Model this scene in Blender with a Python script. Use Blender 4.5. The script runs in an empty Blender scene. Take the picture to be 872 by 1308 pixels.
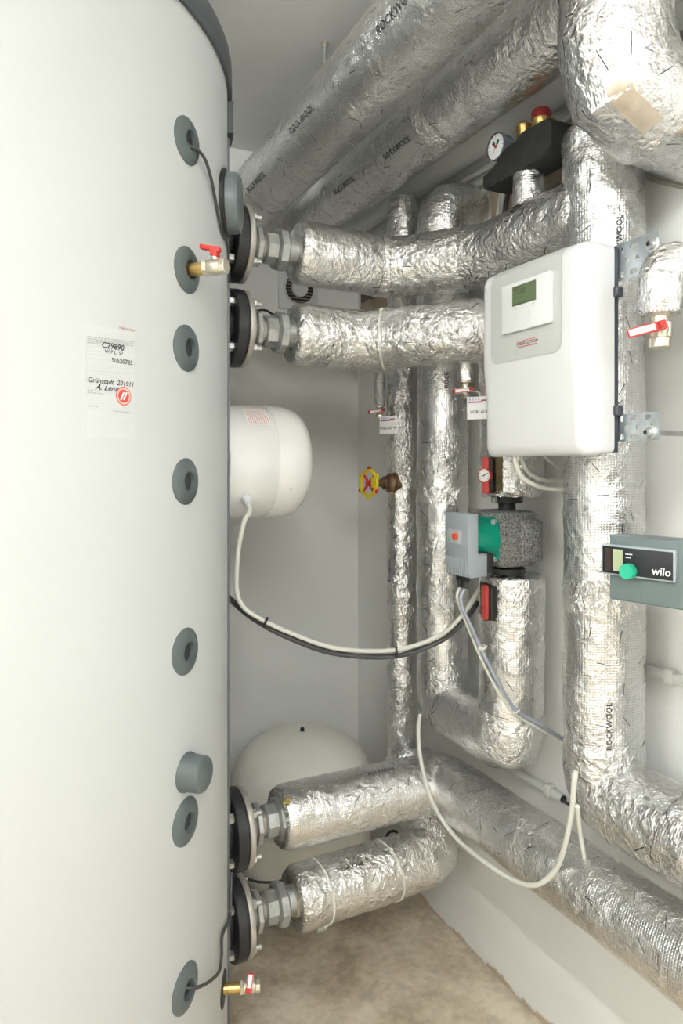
import bpy, bmesh, math, random
from mathutils import Vector, Matrix, noise

random.seed(7)
PI = math.pi
# ------------------------------------------------------------------ camera
F, CX, HY, CAMZ = 893.0, 436.0, 595.0, 1.5           # focal length px, centre x, horizon y, eye height
TH = math.atan2(436.0, 893.0)                        # yaw of the lens to the right of the depth axis
CT, ST = math.cos(TH), math.sin(TH)
sc = bpy.context.scene
cd = bpy.data.cameras.new('camera')
cam = bpy.data.objects.new('camera', cd)
sc.collection.objects.link(cam)
cam.location = (0, 0, CAMZ)
cam.rotation_euler = (PI / 2, 0, -TH)
cd.sensor_fit = 'HORIZONTAL'
cd.sensor_width = 24.0
cd.lens = 24.0 * F / 872.0
cd.shift_y = -(654.0 - HY) / 872.0
cd.clip_start = 0.02
sc.camera = cam
# ------------------------------------------------------------------ world + lights + exposure
w = bpy.data.worlds.new('world'); sc.world = w
w.use_nodes = True
w.node_tree.nodes['Background'].inputs[0].default_value = (1, 1, 1, 1)
w.node_tree.nodes['Background'].inputs[1].default_value = 0.05
sc.view_settings.view_transform = 'Standard'
sc.view_settings.look = 'None'
sc.view_settings.gamma = 1.0
sc.view_settings.use_curve_mapping = False
sc.view_settings.exposure = 0.42
RX0, RX1, RY0, RY1, RZ = -1.9, 1.31, -2.3, 2.53, 2.69
LAMPS = [(-0.12, -0.62, 125.0), (-0.12, -1.62, 150.0), (-1.25, 0.95, 88.0)]      # bare tubes hung under the ceiling: x, y, radiance; the last is added fill
LAMP_COL = (0.985, 1.0, 0.97)

COL = sc.collection

# ------------------------------------------------------------------ pixel -> place helpers (a pixel plus a real distance)
def W(px, py, z):
    a = (px - CX) / F; h = (HY - py) / F * z
    return Vector(((a * CT + ST) * z, (CT - a * ST) * z, CAMZ + h))
def WX(px, py, X):
    a = (px - CX) / F
    return W(px, py, X / (a * CT + ST))
def WY(px, py, Y):
    a = (px - CX) / F
    return W(px, py, Y / (CT - a * ST))

# ------------------------------------------------------------------ materials
MATS = {}
def nodes_of(name):
    m = bpy.data.materials.new(name); m.use_nodes = True
    nt = m.node_tree
    return m, nt, nt.nodes['Principled BSDF']
def mat(name, col, rough=0.5, metal=0.0, bump=0.0, bscale=60.0, var=0.0, vscale=8.0, coat=0.0, emit=0.0, spec=0.5):
    if name in MATS: return MATS[name]
    m, nt, b = nodes_of(name)
    b.inputs['Base Color'].default_value = (*col, 1)
    b.inputs['Roughness'].default_value = rough
    b.inputs['Metallic'].default_value = metal
    b.inputs['Specular IOR Level'].default_value = spec
    b.inputs['Coat Weight'].default_value = coat
    if emit:
        b.inputs['Emission Color'].default_value = (*col, 1)
        b.inputs['Emission Strength'].default_value = emit
    tc = nt.nodes.new('ShaderNodeTexCoord')
    if var:
        n = nt.nodes.new('ShaderNodeTexNoise'); n.inputs['Scale'].default_value = vscale; n.inputs['Detail'].default_value = 5
        nt.links.new(tc.outputs['Object'], n.inputs['Vector'])
        r = nt.nodes.new('ShaderNodeValToRGB')
        r.color_ramp.elements[0].position = 0.3; r.color_ramp.elements[1].position = 0.7
        r.color_ramp.elements[0].color = (*[max(0, c * (1 - var)) for c in col], 1)
        r.color_ramp.elements[1].color = (*[min(1, c * (1 + var * .6)) for c in col], 1)
        nt.links.new(n.outputs['Fac'], r.inputs[0]); nt.links.new(r.outputs[0], b.inputs['Base Color'])
    if bump:
        n = nt.nodes.new('ShaderNodeTexNoise'); n.inputs['Scale'].default_value = bscale; n.inputs['Detail'].default_value = 4
        nt.links.new(tc.outputs['Object'], n.inputs['Vector'])
        bp = nt.nodes.new('ShaderNodeBump'); bp.inputs['Strength'].default_value = bump; bp.inputs['Distance'].default_value = 0.002
        nt.links.new(n.outputs['Fac'], bp.inputs['Height']); nt.links.new(bp.outputs[0], b.inputs['Normal'])
    MATS[name] = m
    return m

def math_node(nt, op, a, b=None):
    n = nt.nodes.new('ShaderNodeMath'); n.operation = op
    for i, v in enumerate((a, b)):
        if v is None: continue
        if isinstance(v, (int, float)): n.inputs[i].default_value = v
        else: nt.links.new(v, n.inputs[i])
    return n.outputs[0]

def foil(name, crinkle=0.5, grid=0.5, dashes=True, col=(0.80, 0.80, 0.795), rough=0.17, cscale=1.0, always=0.2):
    m, nt, b = nodes_of(name)
    L = nt.links.new
    b.inputs['Metallic'].default_value = 1.0
    tc = nt.nodes.new('ShaderNodeTexCoord')
    OB, UV = tc.outputs['Object'], tc.outputs['UV']
    def noi(scale, detail=4, dist=0.0, rough_=0.55):
        n = nt.nodes.new('ShaderNodeTexNoise')
        n.inputs['Scale'].default_value = scale; n.inputs['Detail'].default_value = detail
        n.inputs['Distortion'].default_value = dist; n.inputs['Roughness'].default_value = rough_
        L(OB, n.inputs['Vector']); return n
    mask = noi(7, 2).outputs['Fac']
    mr = nt.nodes.new('ShaderNodeMapRange'); mr.inputs['From Min'].default_value = .42; mr.inputs['From Max'].default_value = .66
    mr.inputs['To Min'].default_value = always; mr.inputs['To Max'].default_value = 1.0
    L(mask, mr.inputs['Value'])
    warp = noi(22 * cscale, 2)
    sv = nt.nodes.new('ShaderNodeVectorMath'); sv.operation = 'SCALE'; sv.inputs['Scale'].default_value = 0.045
    L(warp.outputs['Color'], sv.inputs[0])
    ad = nt.nodes.new('ShaderNodeVectorMath'); ad.operation = 'ADD'; L(OB, ad.inputs[0]); L(sv.outputs[0], ad.inputs[1])
    vo = nt.nodes.new('ShaderNodeTexVoronoi'); vo.feature = 'F1'; vo.inputs['Scale'].default_value = 48 * cscale
    L(ad.outputs[0], vo.inputs['Vector'])
    vo2 = nt.nodes.new('ShaderNodeTexVoronoi'); vo2.feature = 'F1'; vo2.inputs['Scale'].default_value = 115 * cscale
    L(ad.outputs[0], vo2.inputs['Vector'])
    n1 = noi(34 * cscale, 6, 1.4, 0.6).outputs['Fac']
    cr = math_node(nt, 'ADD', math_node(nt, 'MULTIPLY', vo.outputs['Distance'], 0.55), math_node(nt, 'MULTIPLY', vo2.outputs['Distance'], 0.28))
    cr = math_node(nt, 'ADD', cr, math_node(nt, 'MULTIPLY', n1, 0.9))
    cr = math_node(nt, 'MULTIPLY', cr, mr.outputs[0])
    cr = math_node(nt, 'MULTIPLY', cr, crinkle)
    # long soft ripples
    n0 = noi(11, 2, 0.6).outputs['Fac']
    cr = math_node(nt, 'ADD', cr, math_node(nt, 'MULTIPLY', n0, 0.9))
    # scrim grid in the foil, metres on the jacket
    sp = nt.nodes.new('ShaderNodeSeparateXYZ'); L(UV, sp.inputs[0])
    def lines(o, pitch):
        t = math_node(nt, 'DIVIDE', o, pitch); t = math_node(nt, 'FRACT', t)
        t = math_node(nt, 'SUBTRACT', t, 0.5); t = math_node(nt, 'ABSOLUTE', t)
        n = nt.nodes.new('ShaderNodeMapRange'); n.inputs['From Min'].default_value = 0.12; n.inputs['From Max'].default_value = 0.36
        n.inputs['To Min'].default_value = 1.0; n.inputs['To Max'].default_value = 0.0; L(t, n.inputs['Value'])
        return n.outputs[0]
    g = math_node(nt, 'MAXIMUM', lines(sp.outputs[0], 0.0062), lines(sp.outputs[1], 0.0056))
    gm = math_node(nt, 'MULTIPLY', g, 0.09 * grid)
    hgt = math_node(nt, 'ADD', cr, gm)
    bp = nt.nodes.new('ShaderNodeBump'); bp.inputs['Strength'].default_value = 1.0; bp.inputs['Distance'].default_value = 0.008
    L(hgt, bp.inputs['Height']); L(bp.outputs[0], b.inputs['Normal'])
    # roughness variation
    rr = nt.nodes.new('ShaderNodeMapRange'); rr.inputs['To Min'].default_value = rough * 0.75; rr.inputs['To Max'].default_value = rough * 1.4
    L(n1, rr.inputs['Value']); L(rr.outputs[0], b.inputs['Roughness'])
    # colour : foil, darker scrim, printed dashes
    mx = nt.nodes.new('ShaderNodeMix'); mx.data_type = 'RGBA'
    mx.inputs['A'].default_value = (*col, 1); mx.inputs['B'].default_value = (*[c * 0.5 for c in col], 1)
    L(math_node(nt, 'MULTIPLY', math_node(nt, 'SUBTRACT', 1.0, g), 0.55 * grid), mx.inputs['Factor'])
    last = mx.outputs['Result']
    if dashes:
        v = nt.nodes.new('ShaderNodeTexVoronoi'); v.voronoi_dimensions = '2D'; v.inputs['Scale'].default_value = 15.0
        v.inputs['Randomness'].default_value = 0.75
        L(UV, v.inputs['Vector'])
        d = nt.nodes.new('ShaderNodeVectorMath'); d.operation = 'SUBTRACT'; L(UV, d.inputs[0]); L(v.outputs['Position'], d.inputs[1])
        cs = nt.nodes.new('ShaderNodeSeparateXYZ'); L(v.outputs['Color'], cs.inputs[0])
        ang = math_node(nt, 'MULTIPLY', math_node(nt, 'ROUND', math_node(nt, 'MULTIPLY', cs.outputs[0], 3.0)), PI / 4)
        ang = math_node(nt, 'ADD', ang, math_node(nt, 'MULTIPLY', cs.outputs[1], 0.5))
        vr = nt.nodes.new('ShaderNodeVectorRotate'); vr.rotation_type = 'Z_AXIS'; L(d.outputs[0], vr.inputs['Vector']); L(ang, vr.inputs['Angle'])
        s2 = nt.nodes.new('ShaderNodeSeparateXYZ'); L(vr.outputs[0], s2.inputs[0])
        m1 = math_node(nt, 'LESS_THAN', math_node(nt, 'ABSOLUTE', s2.outputs[0]), 0.013)
        m2 = math_node(nt, 'LESS_THAN', math_node(nt, 'ABSOLUTE', s2.outputs[1]), 0.0008)
        m3 = math_node(nt, 'LESS_THAN', cs.outputs[2], 0.68)
        mk = math_node(nt, 'MULTIPLY', math_node(nt, 'MULTIPLY', m1, m2), m3)
        mx2 = nt.nodes.new('ShaderNodeMix'); mx2.data_type = 'RGBA'
        L(last, mx2.inputs['A']); mx2.inputs['B'].default_value = (0.045, 0.045, 0.05, 1); L(mk, mx2.inputs['Factor'])
        last = mx2.outputs['Result']
        L(math_node(nt, 'SUBTRACT', 1.0, math_node(nt, 'MULTIPLY', mk, 0.9)), b.inputs['Metallic'])
    L(last, b.inputs['Base Color'])
    MATS[name] = m
    return m

FOIL = foil('foil_scrim', 0.7, 0.6, always=0.32, col=(0.84, 0.84, 0.835), rough=0.24)
FOILC = foil('foil_crumpled', 1.05, 0.4, always=0.5, col=(0.82, 0.82, 0.815), rough=0.19)
TAPE = foil('foil_tape', 1.1, 0.0, dashes=False, col=(0.9, 0.9, 0.89), rough=0.16, cscale=1.25, always=0.6)
WHITE_WALL = mat('wall_paint', (0.85, 0.85, 0.83), 0.85, bump=0.25, bscale=140, var=0.03, vscale=3, spec=0.2)
CEIL = mat('ceiling_paint', (0.83, 0.83, 0.81), 0.9, bump=0.4, bscale=110, var=0.04, vscale=4, spec=0.2)
JACKET = mat('tank_jacket_white', (0.585, 0.605, 0.605), 0.5, bump=0.05, bscale=300, spec=0.3)
GREYPL = mat('grey_plastic', (0.10, 0.122, 0.126), 0.42, bump=0.05, bscale=60, var=0.1)
DGREY = mat('dark_grey_plastic', (0.075, 0.085, 0.095), 0.45)
BLACK = mat('black_painted_steel', (0.022, 0.022, 0.025), 0.42, var=0.25, vscale=20)
BLKPL = mat('black_plastic', (0.018, 0.018, 0.018), 0.5)
BLKFOAM = mat('black_foam', (0.02, 0.021, 0.02), 0.7, bump=0.5, bscale=300, var=0.3, vscale=25)
ZINC = mat('zinc_steel', (0.62, 0.63, 0.62), 0.38, 0.9, bump=0.15, bscale=200, var=0.18, vscale=30)
GALV = mat('galvanised_fitting', (0.50, 0.515, 0.505), 0.45, 0.75, bump=0.4, bscale=160, var=0.22, vscale=35)
STEELFL = mat('flange_steel', (0.50, 0.475, 0.43), 0.5, 0.6, bump=0.2, bscale=120, var=0.25, vscale=18)
BRASS = mat('brass', (0.62, 0.43, 0.16), 0.34, 0.95, var=0.2, vscale=40)
NICKEL = mat('nickel_brass', (0.72, 0.66, 0.55), 0.28, 0.9, var=0.12, vscale=50)
BRONZE = mat('bronze_casting', (0.21, 0.125, 0.07), 0.5, 0.65, bump=0.3, bscale=150, var=0.3, vscale=30)
RED = mat('red_plastic', (0.55, 0.035, 0.03), 0.4)
REDM = mat('red_matte', (0.50, 0.06, 0.055), 0.5)
DRED = mat('dark_red_cap', (0.26, 0.02, 0.02), 0.45)
YELLOW = mat('yellow_paint', (0.78, 0.62, 0.03), 0.4, var=0.1)
GREEN = mat('green_enamel', (0.0, 0.235, 0.155), 0.3, coat=0.2)
KNOBG = mat('green_plastic', (0.02, 0.42, 0.26), 0.38)
WPLAST = mat('white_plastic', (0.68, 0.69, 0.695), 0.35)
WENAM = mat('white_enamel', (0.80, 0.80, 0.78), 0.25, coat=0.2)
VESSEL = mat('vessel_cream', (0.86, 0.845, 0.775), 0.35, var=0.06, vscale=6)
PANELG = mat('panel_grey', (0.50, 0.515, 0.495), 0.45)
LCD = mat('lcd_green', (0.12, 0.16, 0.085), 0.3)
LCD2 = mat('lcd_pale_green', (0.40, 0.44, 0.27), 0.3)
INK = mat('ink_black', (0.02, 0.02, 0.025), 0.6)
INKG = mat('ink_grey', (0.38, 0.38, 0.38), 0.6)
INKR = mat('ink_red', (0.55, 0.05, 0.04), 0.5)
INKPINK = mat('ink_faded_red', (0.78, 0.42, 0.38), 0.5)
INKDR = mat('ink_logo_red', (0.10, 0.02, 0.025), 0.5)
INKB = mat('ink_blue', (0.10, 0.10, 0.35), 0.5)
PAPER = mat('paper_white', (0.86, 0.86, 0.86), 0.5)
CABLEW = mat('cable_cream', (0.66, 0.66, 0.60), 0.45)
CABLEG = mat('cable_grey', (0.30, 0.33, 0.38), 0.45)
CABLEB = mat('cable_black', (0.02, 0.02, 0.02), 0.45)
CABLED = mat('cable_dark_grey', (0.06, 0.06, 0.062), 0.5)
CONDUIT = mat('conduit_pvc', (0.70, 0.71, 0.68), 0.4)
DRAIN = mat('drain_pvc', (0.68, 0.70, 0.70), 0.35)
PUMPGREY = mat('pump_box_grey', (0.30, 0.335, 0.36), 0.45)
WILOGREY = mat('pump_module_grey', (0.14, 0.178, 0.182), 0.42)
PANELBLK = mat('panel_black', (0.014, 0.016, 0.02), 0.25)
TIE = mat('tie_cream', (0.75, 0.75, 0.68), 0.4)
WOOL = mat('mineral_wool', (0.38, 0.30, 0.12), 0.9, bump=1.0, bscale=200, var=0.4, vscale=60)
TANFOIL = mat('tan_foil', (0.60, 0.53, 0.45), 0.38, 0.85, bump=.6, bscale=70, var=0.15, vscale=30)  # tan foil for the stub end ring and the reflection painted on the elbow

def epp():
    m, nt, b = nodes_of('speckled_foam')
    tc = nt.nodes.new('ShaderNodeTexCoord')
    v = nt.nodes.new('ShaderNodeTexVoronoi'); v.inputs['Scale'].default_value = 400
    nt.links.new(tc.outputs['Object'], v.inputs['Vector'])
    s = nt.nodes.new('ShaderNodeSeparateXYZ'); nt.links.new(v.outputs['Color'], s.inputs[0])
    r = nt.nodes.new('ShaderNodeValToRGB')
    r.color_ramp.elements[0].color = (0.04, 0.04, 0.04, 1); r.color_ramp.elements[1].color = (0.30, 0.30, 0.285, 1)
    nt.links.new(s.outputs[0], r.inputs[0]); nt.links.new(r.outputs[0], b.inputs['Base Color'])
    b.inputs['Roughness'].default_value = 0.7
    bp = nt.nodes.new('ShaderNodeBump'); bp.inputs['Strength'].default_value = 0.6; bp.inputs['Distance'].default_value = 0.002
    nt.links.new(v.outputs['Distance'], bp.inputs['Height']); nt.links.new(bp.outputs[0], b.inputs['Normal'])
    return m
EPP = epp()

def floor_mat():
    m, nt, b = nodes_of('floor_screed')
    L = nt.links.new
    tc = nt.nodes.new('ShaderNodeTexCoord')
    def noi(s, d, dist=0):
        n = nt.nodes.new('ShaderNodeTexNoise'); n.inputs['Scale'].default_value = s; n.inputs['Detail'].default_value = d
        n.inputs['Distortion'].default_value = dist; L(tc.outputs['Object'], n.inputs['Vector']); return n.outputs['Fac']
    r = nt.nodes.new('ShaderNodeValToRGB')
    e = r.color_ramp.elements
    e[0].position = 0.37; e[0].color = (0.40, 0.325, 0.235, 1)
    e[1].position = 0.62; e[1].color = (0.78, 0.69, 0.56, 1)
    x = e.new(0.5); x.color = (0.62, 0.53, 0.41, 1)
    L(math_node(nt, 'ADD', math_node(nt, 'MULTIPLY', noi(4.5, 10, 0.4), .72), math_node(nt, 'MULTIPLY', noi(38, 8, .3), .28)), r.inputs[0])
    r2 = nt.nodes.new('ShaderNodeValToRGB')
    r2.color_ramp.elements[0].position = 0.56; r2.color_ramp.elements[0].color = (0, 0, 0, 1)
    r2.color_ramp.elements[1].position = 0.72; r2.color_ramp.elements[1].color = (1, 1, 1, 1)
    L(noi(11, 6, 0.3), r2.inputs[0])
    mx = nt.nodes.new('ShaderNodeMix'); mx.data_type = 'RGBA'
    L(r.outputs[0], mx.inputs['A']); mx.inputs['B'].default_value = (0.42, 0.37, 0.315, 1)
    L(math_node(nt, 'MULTIPLY', r2.outputs[0], 0.6), mx.inputs['Factor'])
    L(mx.outputs['Result'], b.inputs['Base Color'])
    b.inputs['Roughness'].default_value = 0.75
    bp = nt.nodes.new('ShaderNodeBump'); bp.inputs['Strength'].default_value = 0.3; bp.inputs['Distance'].default_value = 0.003
    L(noi(60, 5), bp.inputs['Height']); L(bp.outputs[0], b.inputs['Normal'])
    return m
FLOORM = floor_mat()

def wall_mat():
    # white paint, bare tan render showing along a ragged line at the foot
    m, nt, b = nodes_of('wall_paint_worn_foot')
    L = nt.links.new
    tc = nt.nodes.new('ShaderNodeTexCoord')
    sp = nt.nodes.new('ShaderNodeSeparateXYZ'); L(tc.outputs['Object'], sp.inputs[0])
    n = nt.nodes.new('ShaderNodeTexNoise'); n.inputs['Scale'].default_value = 12; n.inputs['Detail'].default_value = 7; n.inputs['Roughness'].default_value = 0.65
    L(tc.outputs['Object'], n.inputs['Vector'])
    edge = math_node(nt, 'ADD', sp.outputs[2], math_node(nt, 'MULTIPLY', math_node(nt, 'SUBTRACT', n.outputs['Fac'], 0.5), 0.13))
    mk = nt.nodes.new('ShaderNodeMapRange'); mk.inputs['From Min'].default_value = 0.008; mk.inputs['From Max'].default_value = 0.02
    mk.inputs['To Min'].default_value = 1; mk.inputs['To Max'].default_value = 0
    L(edge, mk.inputs['Value'])
    n2 = nt.nodes.new('ShaderNodeTexNoise'); n2.inputs['Scale'].default_value = 3; n2.inputs['Detail'].default_value = 4
    L(tc.outputs['Object'], n2.inputs['Vector'])
    r = nt.nodes.new('ShaderNodeValToRGB')
    r.color_ramp.elements[0].position = 0.35; r.color_ramp.elements[0].color = (0.83, 0.83, 0.81, 1)
    r.color_ramp.elements[1].position = 0.65; r.color_ramp.elements[1].color = (0.86, 0.86, 0.84, 1)
    L(n2.outputs['Fac'], r.inputs[0])
    mx = nt.nodes.new('ShaderNodeMix'); mx.data_type = 'RGBA'
    L(r.outputs[0], mx.inputs['A']); mx.inputs['B'].default_value = (0.44, 0.33, 0.21, 1)
    L(math_node(nt, 'MULTIPLY', mk.outputs[0], 0.8), mx.inputs['Factor']); L(mx.outputs['Result'], b.inputs['Base Color'])
    b.inputs['Roughness'].default_value = 0.85; b.inputs['Specular IOR Level'].default_value = 0.2
    n3 = nt.nodes.new('ShaderNodeTexNoise'); n3.inputs['Scale'].default_value = 120; L(tc.outputs['Object'], n3.inputs['Vector'])
    bp = nt.nodes.new('ShaderNodeBump'); bp.inputs['Strength'].default_value = 0.25; bp.inputs['Distance'].default_value = 0.002
    L(n3.outputs['Fac'], bp.inputs['Height']); L(bp.outputs[0], b.inputs['Normal'])
    return m
WALLM = wall_mat()

# ------------------------------------------------------------------ mesh helpers
class MB:
    """collects shapes, build() links them as ONE mesh object"""
    def __init__(s): s.v = []; s.f = []
    def add(s, v, f):
        o = len(s.v); s.v += [Vector(p) for p in v]; s.f += [tuple(i + o for i in q) for q in f]; return s
    def build(s, name, m, parent=None, smooth=40, uvs=None):
        me = bpy.data.meshes.new(name)
        me.from_pydata([tuple(p) for p in s.v], [], s.f)
        me.update()
        if uvs is not None:
            ul = me.uv_layers.new(name='UVMap')
            ul.data.foreach_set('uv', [c for q in uvs for c in q])
        if smooth:
            me.polygons.foreach_set('use_smooth', [True] * len(me.polygons))
            try: me.set_sharp_from_angle(angle=math.radians(smooth))
            except Exception: pass
        me.materials.append(m)
        o = bpy.data.objects.new(name, me); COL.objects.link(o)
        put(o, parent)
        return o
def put(o, parent):
    if parent is None: return
    o.parent = parent
    if parent.type == 'EMPTY': o.location = -parent.location
def thing(name, label, cat, loc, group=None):
    e = bpy.data.objects.new(name, None); COL.objects.link(e)
    e.empty_display_size = 0.05; e.location = Vector(loc)
    return tag(e, label, cat, group)
def tag(o, label, cat, group=None):
    o['label'] = label; o['category'] = cat
    if group: o['group'] = group
    return o
def struct(o):
    o['kind'] = 'structure'; return o

def basis(axis, up=None):
    a = Vector(axis).normalized()
    t = Vector(up) if up is not None else (Vector((0, 0, 1)) if abs(a.z) < 0.9 else Vector((0, 1, 0)))
    u = (t - a * t.dot(a)).normalized(); v = a.cross(u)
    return a, u, v
def lathe(prof, org, axis, seg=40, up=None, close=True):
    """prof: (radius, distance along the axis)"""
    a, u, v = basis(axis, up); org = Vector(org)
    vs, fs = [], []
    n = len(prof)
    for (r, t) in prof:
        for k in range(seg):
            p = 2 * PI * k / seg
            vs.append(org + a * t + (u * math.cos(p) + v * math.sin(p)) * r)
    for i in range(n - 1):
        for k in range(seg):
            k2 = (k + 1) % seg
            fs.append((i * seg + k, i * seg + k2, (i + 1) * seg + k2, (i + 1) * seg + k))
    if close:
        fs.append(tuple(range(seg - 1, -1, -1))); fs.append(tuple((n - 1) * seg + k for k in range(seg)))
    return vs, fs
def cyl(a, b, r, seg=24, r2=None, ch=0.0, up=None):
    a = Vector(a); b = Vector(b); L = (b - a).length; r2 = r if r2 is None else r2
    pr = [(r, 0), (r2, L)] if not ch else [(r - ch, 0), (r, ch), (r2, L - ch), (r2 - ch, L)]
    return lathe(pr, a, b - a, seg, up)
def hexa(a, b, r, ch=0.0, up=None): return cyl(a, b, r, 6, None, ch, up)
def octa(a, b, r, ch=0.0): return cyl(a, b, r, 8, None, ch)
def boxv(lo, hi):
    x0, y0, z0 = lo; x1, y1, z1 = hi
    v = [(x0, y0, z0), (x1, y0, z0), (x1, y1, z0), (x0, y1, z0), (x0, y0, z1), (x1, y0, z1), (x1, y1, z1), (x0, y1, z1)]
    return v, [(0, 3, 2, 1), (4, 5, 6, 7), (0, 1, 5, 4), (1, 2, 6, 5), (2, 3, 7, 6), (3, 0, 4, 7)]
def rbox(c, size, bev=0.003, X=(1, 0, 0), Y=(0, 1, 0), Z=(0, 0, 1), seg=3, sel=None):
    bm = bmesh.new(); bmesh.ops.create_cube(bm, size=1.0)
    for q in bm.verts: q.co = Vector((q.co.x * size[0], q.co.y * size[1], q.co.z * size[2]))
    if bev:
        ed = [e for e in bm.edges if sel is None or sel(e)]
        bmesh.ops.bevel(bm, geom=ed, offset=bev, segments=seg, profile=0.5, affect='EDGES')
    X, Y, Z = Vector(X), Vector(Y), Vector(Z); c = Vector(c)
    bm.verts.index_update()
    v = [c + X * q.co.x + Y * q.co.y + Z * q.co.z for q in bm.verts]
    f = [tuple(q.index for q in p.verts) for p in bm.faces]
    bm.free(); return v, f
def extr(poly, org, U, V, N, depth, bev=0.0):
    """polygon (u, v) pulled along N by depth"""
    U, V, N, org = Vector(U), Vector(V), Vector(N), Vector(org)
    bm = bmesh.new()
    lo = [bm.verts.new(org + U * p[0] + V * p[1]) for p in poly]
    f = bm.faces.new(lo)
    r = bmesh.ops.extrude_face_region(bm, geom=[f])
    for q in r['geom']:
        if isinstance(q, bmesh.types.BMVert): q.co += N * depth
    bmesh.ops.recalc_face_normals(bm, faces=bm.faces)
    if bev: bmesh.ops.bevel(bm, geom=list(bm.edges), offset=bev, segments=2, profile=0.5, affect='EDGES')
    bm.verts.index_update()
    v = [q.co.copy() for q in bm.verts]; fs = [tuple(q.index for q in p.verts) for p in bm.faces]
    bm.free(); return v, fs
def rrect(w, h, r, n=5, cx=0, cy=0):
    pts = []
    for (sx, sy, a0) in ((1, 1, 0), (-1, 1, 90), (-1, -1, 180), (1, -1, 270)):
        for k in range(n + 1):
            a = math.radians(a0 + 90 * k / n)
            pts.append((cx + sx * (w / 2 - r) + r * math.cos(a), cy + sy * (h / 2 - r) + r * math.sin(a)))
    return pts
def plate_holes(outer, holes, org, U, V, N, depth):
    """flat plate with real holes"""
    cu = bpy.data.curves.new('tmp', 'CURVE'); cu.dimensions = '2D'; cu.fill_mode = 'BOTH'; cu.extrude = depth / 2
    for pts in [outer] + holes:
        s = cu.splines.new('POLY'); s.points.add(len(pts) - 1); s.use_cyclic_u = True
        for i, p in enumerate(pts): s.points[i].co = (p[0], p[1], 0, 1)
    return curve_geo(cu, org, U, V, N)
def curve_geo(cu, org, U, V, N):
    o = bpy.data.objects.new('tmp', cu); COL.objects.link(o)
    bpy.context.view_layer.update()
    dg = bpy.context.evaluated_depsgraph_get()
    me = bpy.data.meshes.new_from_object(o.evaluated_get(dg))
    U, V, N, org = Vector(U), Vector(V), Vector(N), Vector(org)
    v = [org + U * p.co.x + V * p.co.y + N * p.co.z for p in me.vertices]
    f = [tuple(p.vertices) for p in me.polygons]
    bpy.data.objects.remove(o); bpy.data.meshes.remove(me); bpy.data.curves.remove(cu)
    return v, f
def text2d(s, size, align='CENTER', shear=0.0, bold=0.0, space=1.0, depth=0.0):
    cu = bpy.data.curves.new('tmp', 'FONT'); cu.body = s; cu.size = size; cu.align_x = align; cu.align_y = 'CENTER'
    cu.shear = shear; cu.offset = bold * size; cu.space_character = space; cu.resolution_u = 2
    cu.extrude = depth
    return curve_geo(cu, (0, 0, 0), (1, 0, 0), (0, 1, 0), (0, 0, 1))
def text_flat(s, size, org, U, V, **k):
    v, f = text2d(s, size, **k)
    U, V, org = Vector(U).normalized(), Vector(V).normalized(), Vector(org)
    return [org + U * p.x + V * p.y for p in v], f
def smooth_path(pts, n=10):
    P = [Vector(p) for p in pts]; P = [P[0] * 2 - P[1]] + P + [P[-1] * 2 - P[-2]]
    out = []
    for i in range(1, len(P) - 2):
        for k in range(n):
            t = k / n
            a, b, c, d = P[i - 1], P[i], P[i + 1], P[i + 2]
            out.append(0.5 * ((2 * b) + (c - a) * t + (2 * a - 5 * b + 4 * c - d) * t * t + (3 * b - a - 3 * c + d) * t ** 3))
    out.append(P[-2]); return out
def wire(pts, r, seg=10, smooth=True, n=10):
    P = smooth_path(pts, n) if smooth else [Vector(p) for p in pts]
    vs, fs = [], []
    t = (P[1] - P[0]).normalized(); _, u, v = basis(t)
    for i, p in enumerate(P):
        d = (P[min(i + 1, len(P) - 1)] - P[max(i - 1, 0)]).normalized()
        u = (u - d * u.dot(d)).normalized(); v = d.cross(u)
        for k in range(seg):
            a = 2 * PI * k / seg
            vs.append(p + (u * math.cos(a) + v * math.sin(a)) * r)
    for i in range(len(P) - 1):
        for k in range(seg):
            k2 = (k + 1) % seg
            fs.append((i * seg + k, i * seg + k2, (i + 1) * seg + k2, (i + 1) * seg + k))
    fs.append(tuple(range(seg - 1, -1, -1))); fs.append(tuple((len(P) - 1) * seg + k for k in range(seg)))
    return vs, fs

# ------------------------------------------------------------------ lagged pipes
def bend(pts, rad, n=5):
    """polyline with its corners cut into n mitred pieces of bend radius rad"""
    P = [Vector(p) for p in pts]; out = [P[0]]
    for i in range(1, len(P) - 1):
        a = (P[i - 1] - P[i]).normalized(); b = (P[i + 1] - P[i]).normalized()
        ang = a.angle(b); half = ang / 2
        R = rad[i - 1] if isinstance(rad, (list, tuple)) else rad
        nn = n[i - 1] if isinstance(n, (list, tuple)) else n
        d = R / math.tan(half)
        c = P[i] + (a + b).normalized() * (R / math.sin(half))
        p0 = P[i] + a * d; p1 = P[i] + b * d
        v0 = p0 - c; v1 = p1 - c; tot = v0.angle(v1); ax = v0.cross(v1).normalized()
        for k in range(nn + 1):
            out.append(c + Matrix.Rotation(tot * k / nn, 3, ax) @ v0)
    out.append(P[-1]); return out

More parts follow.
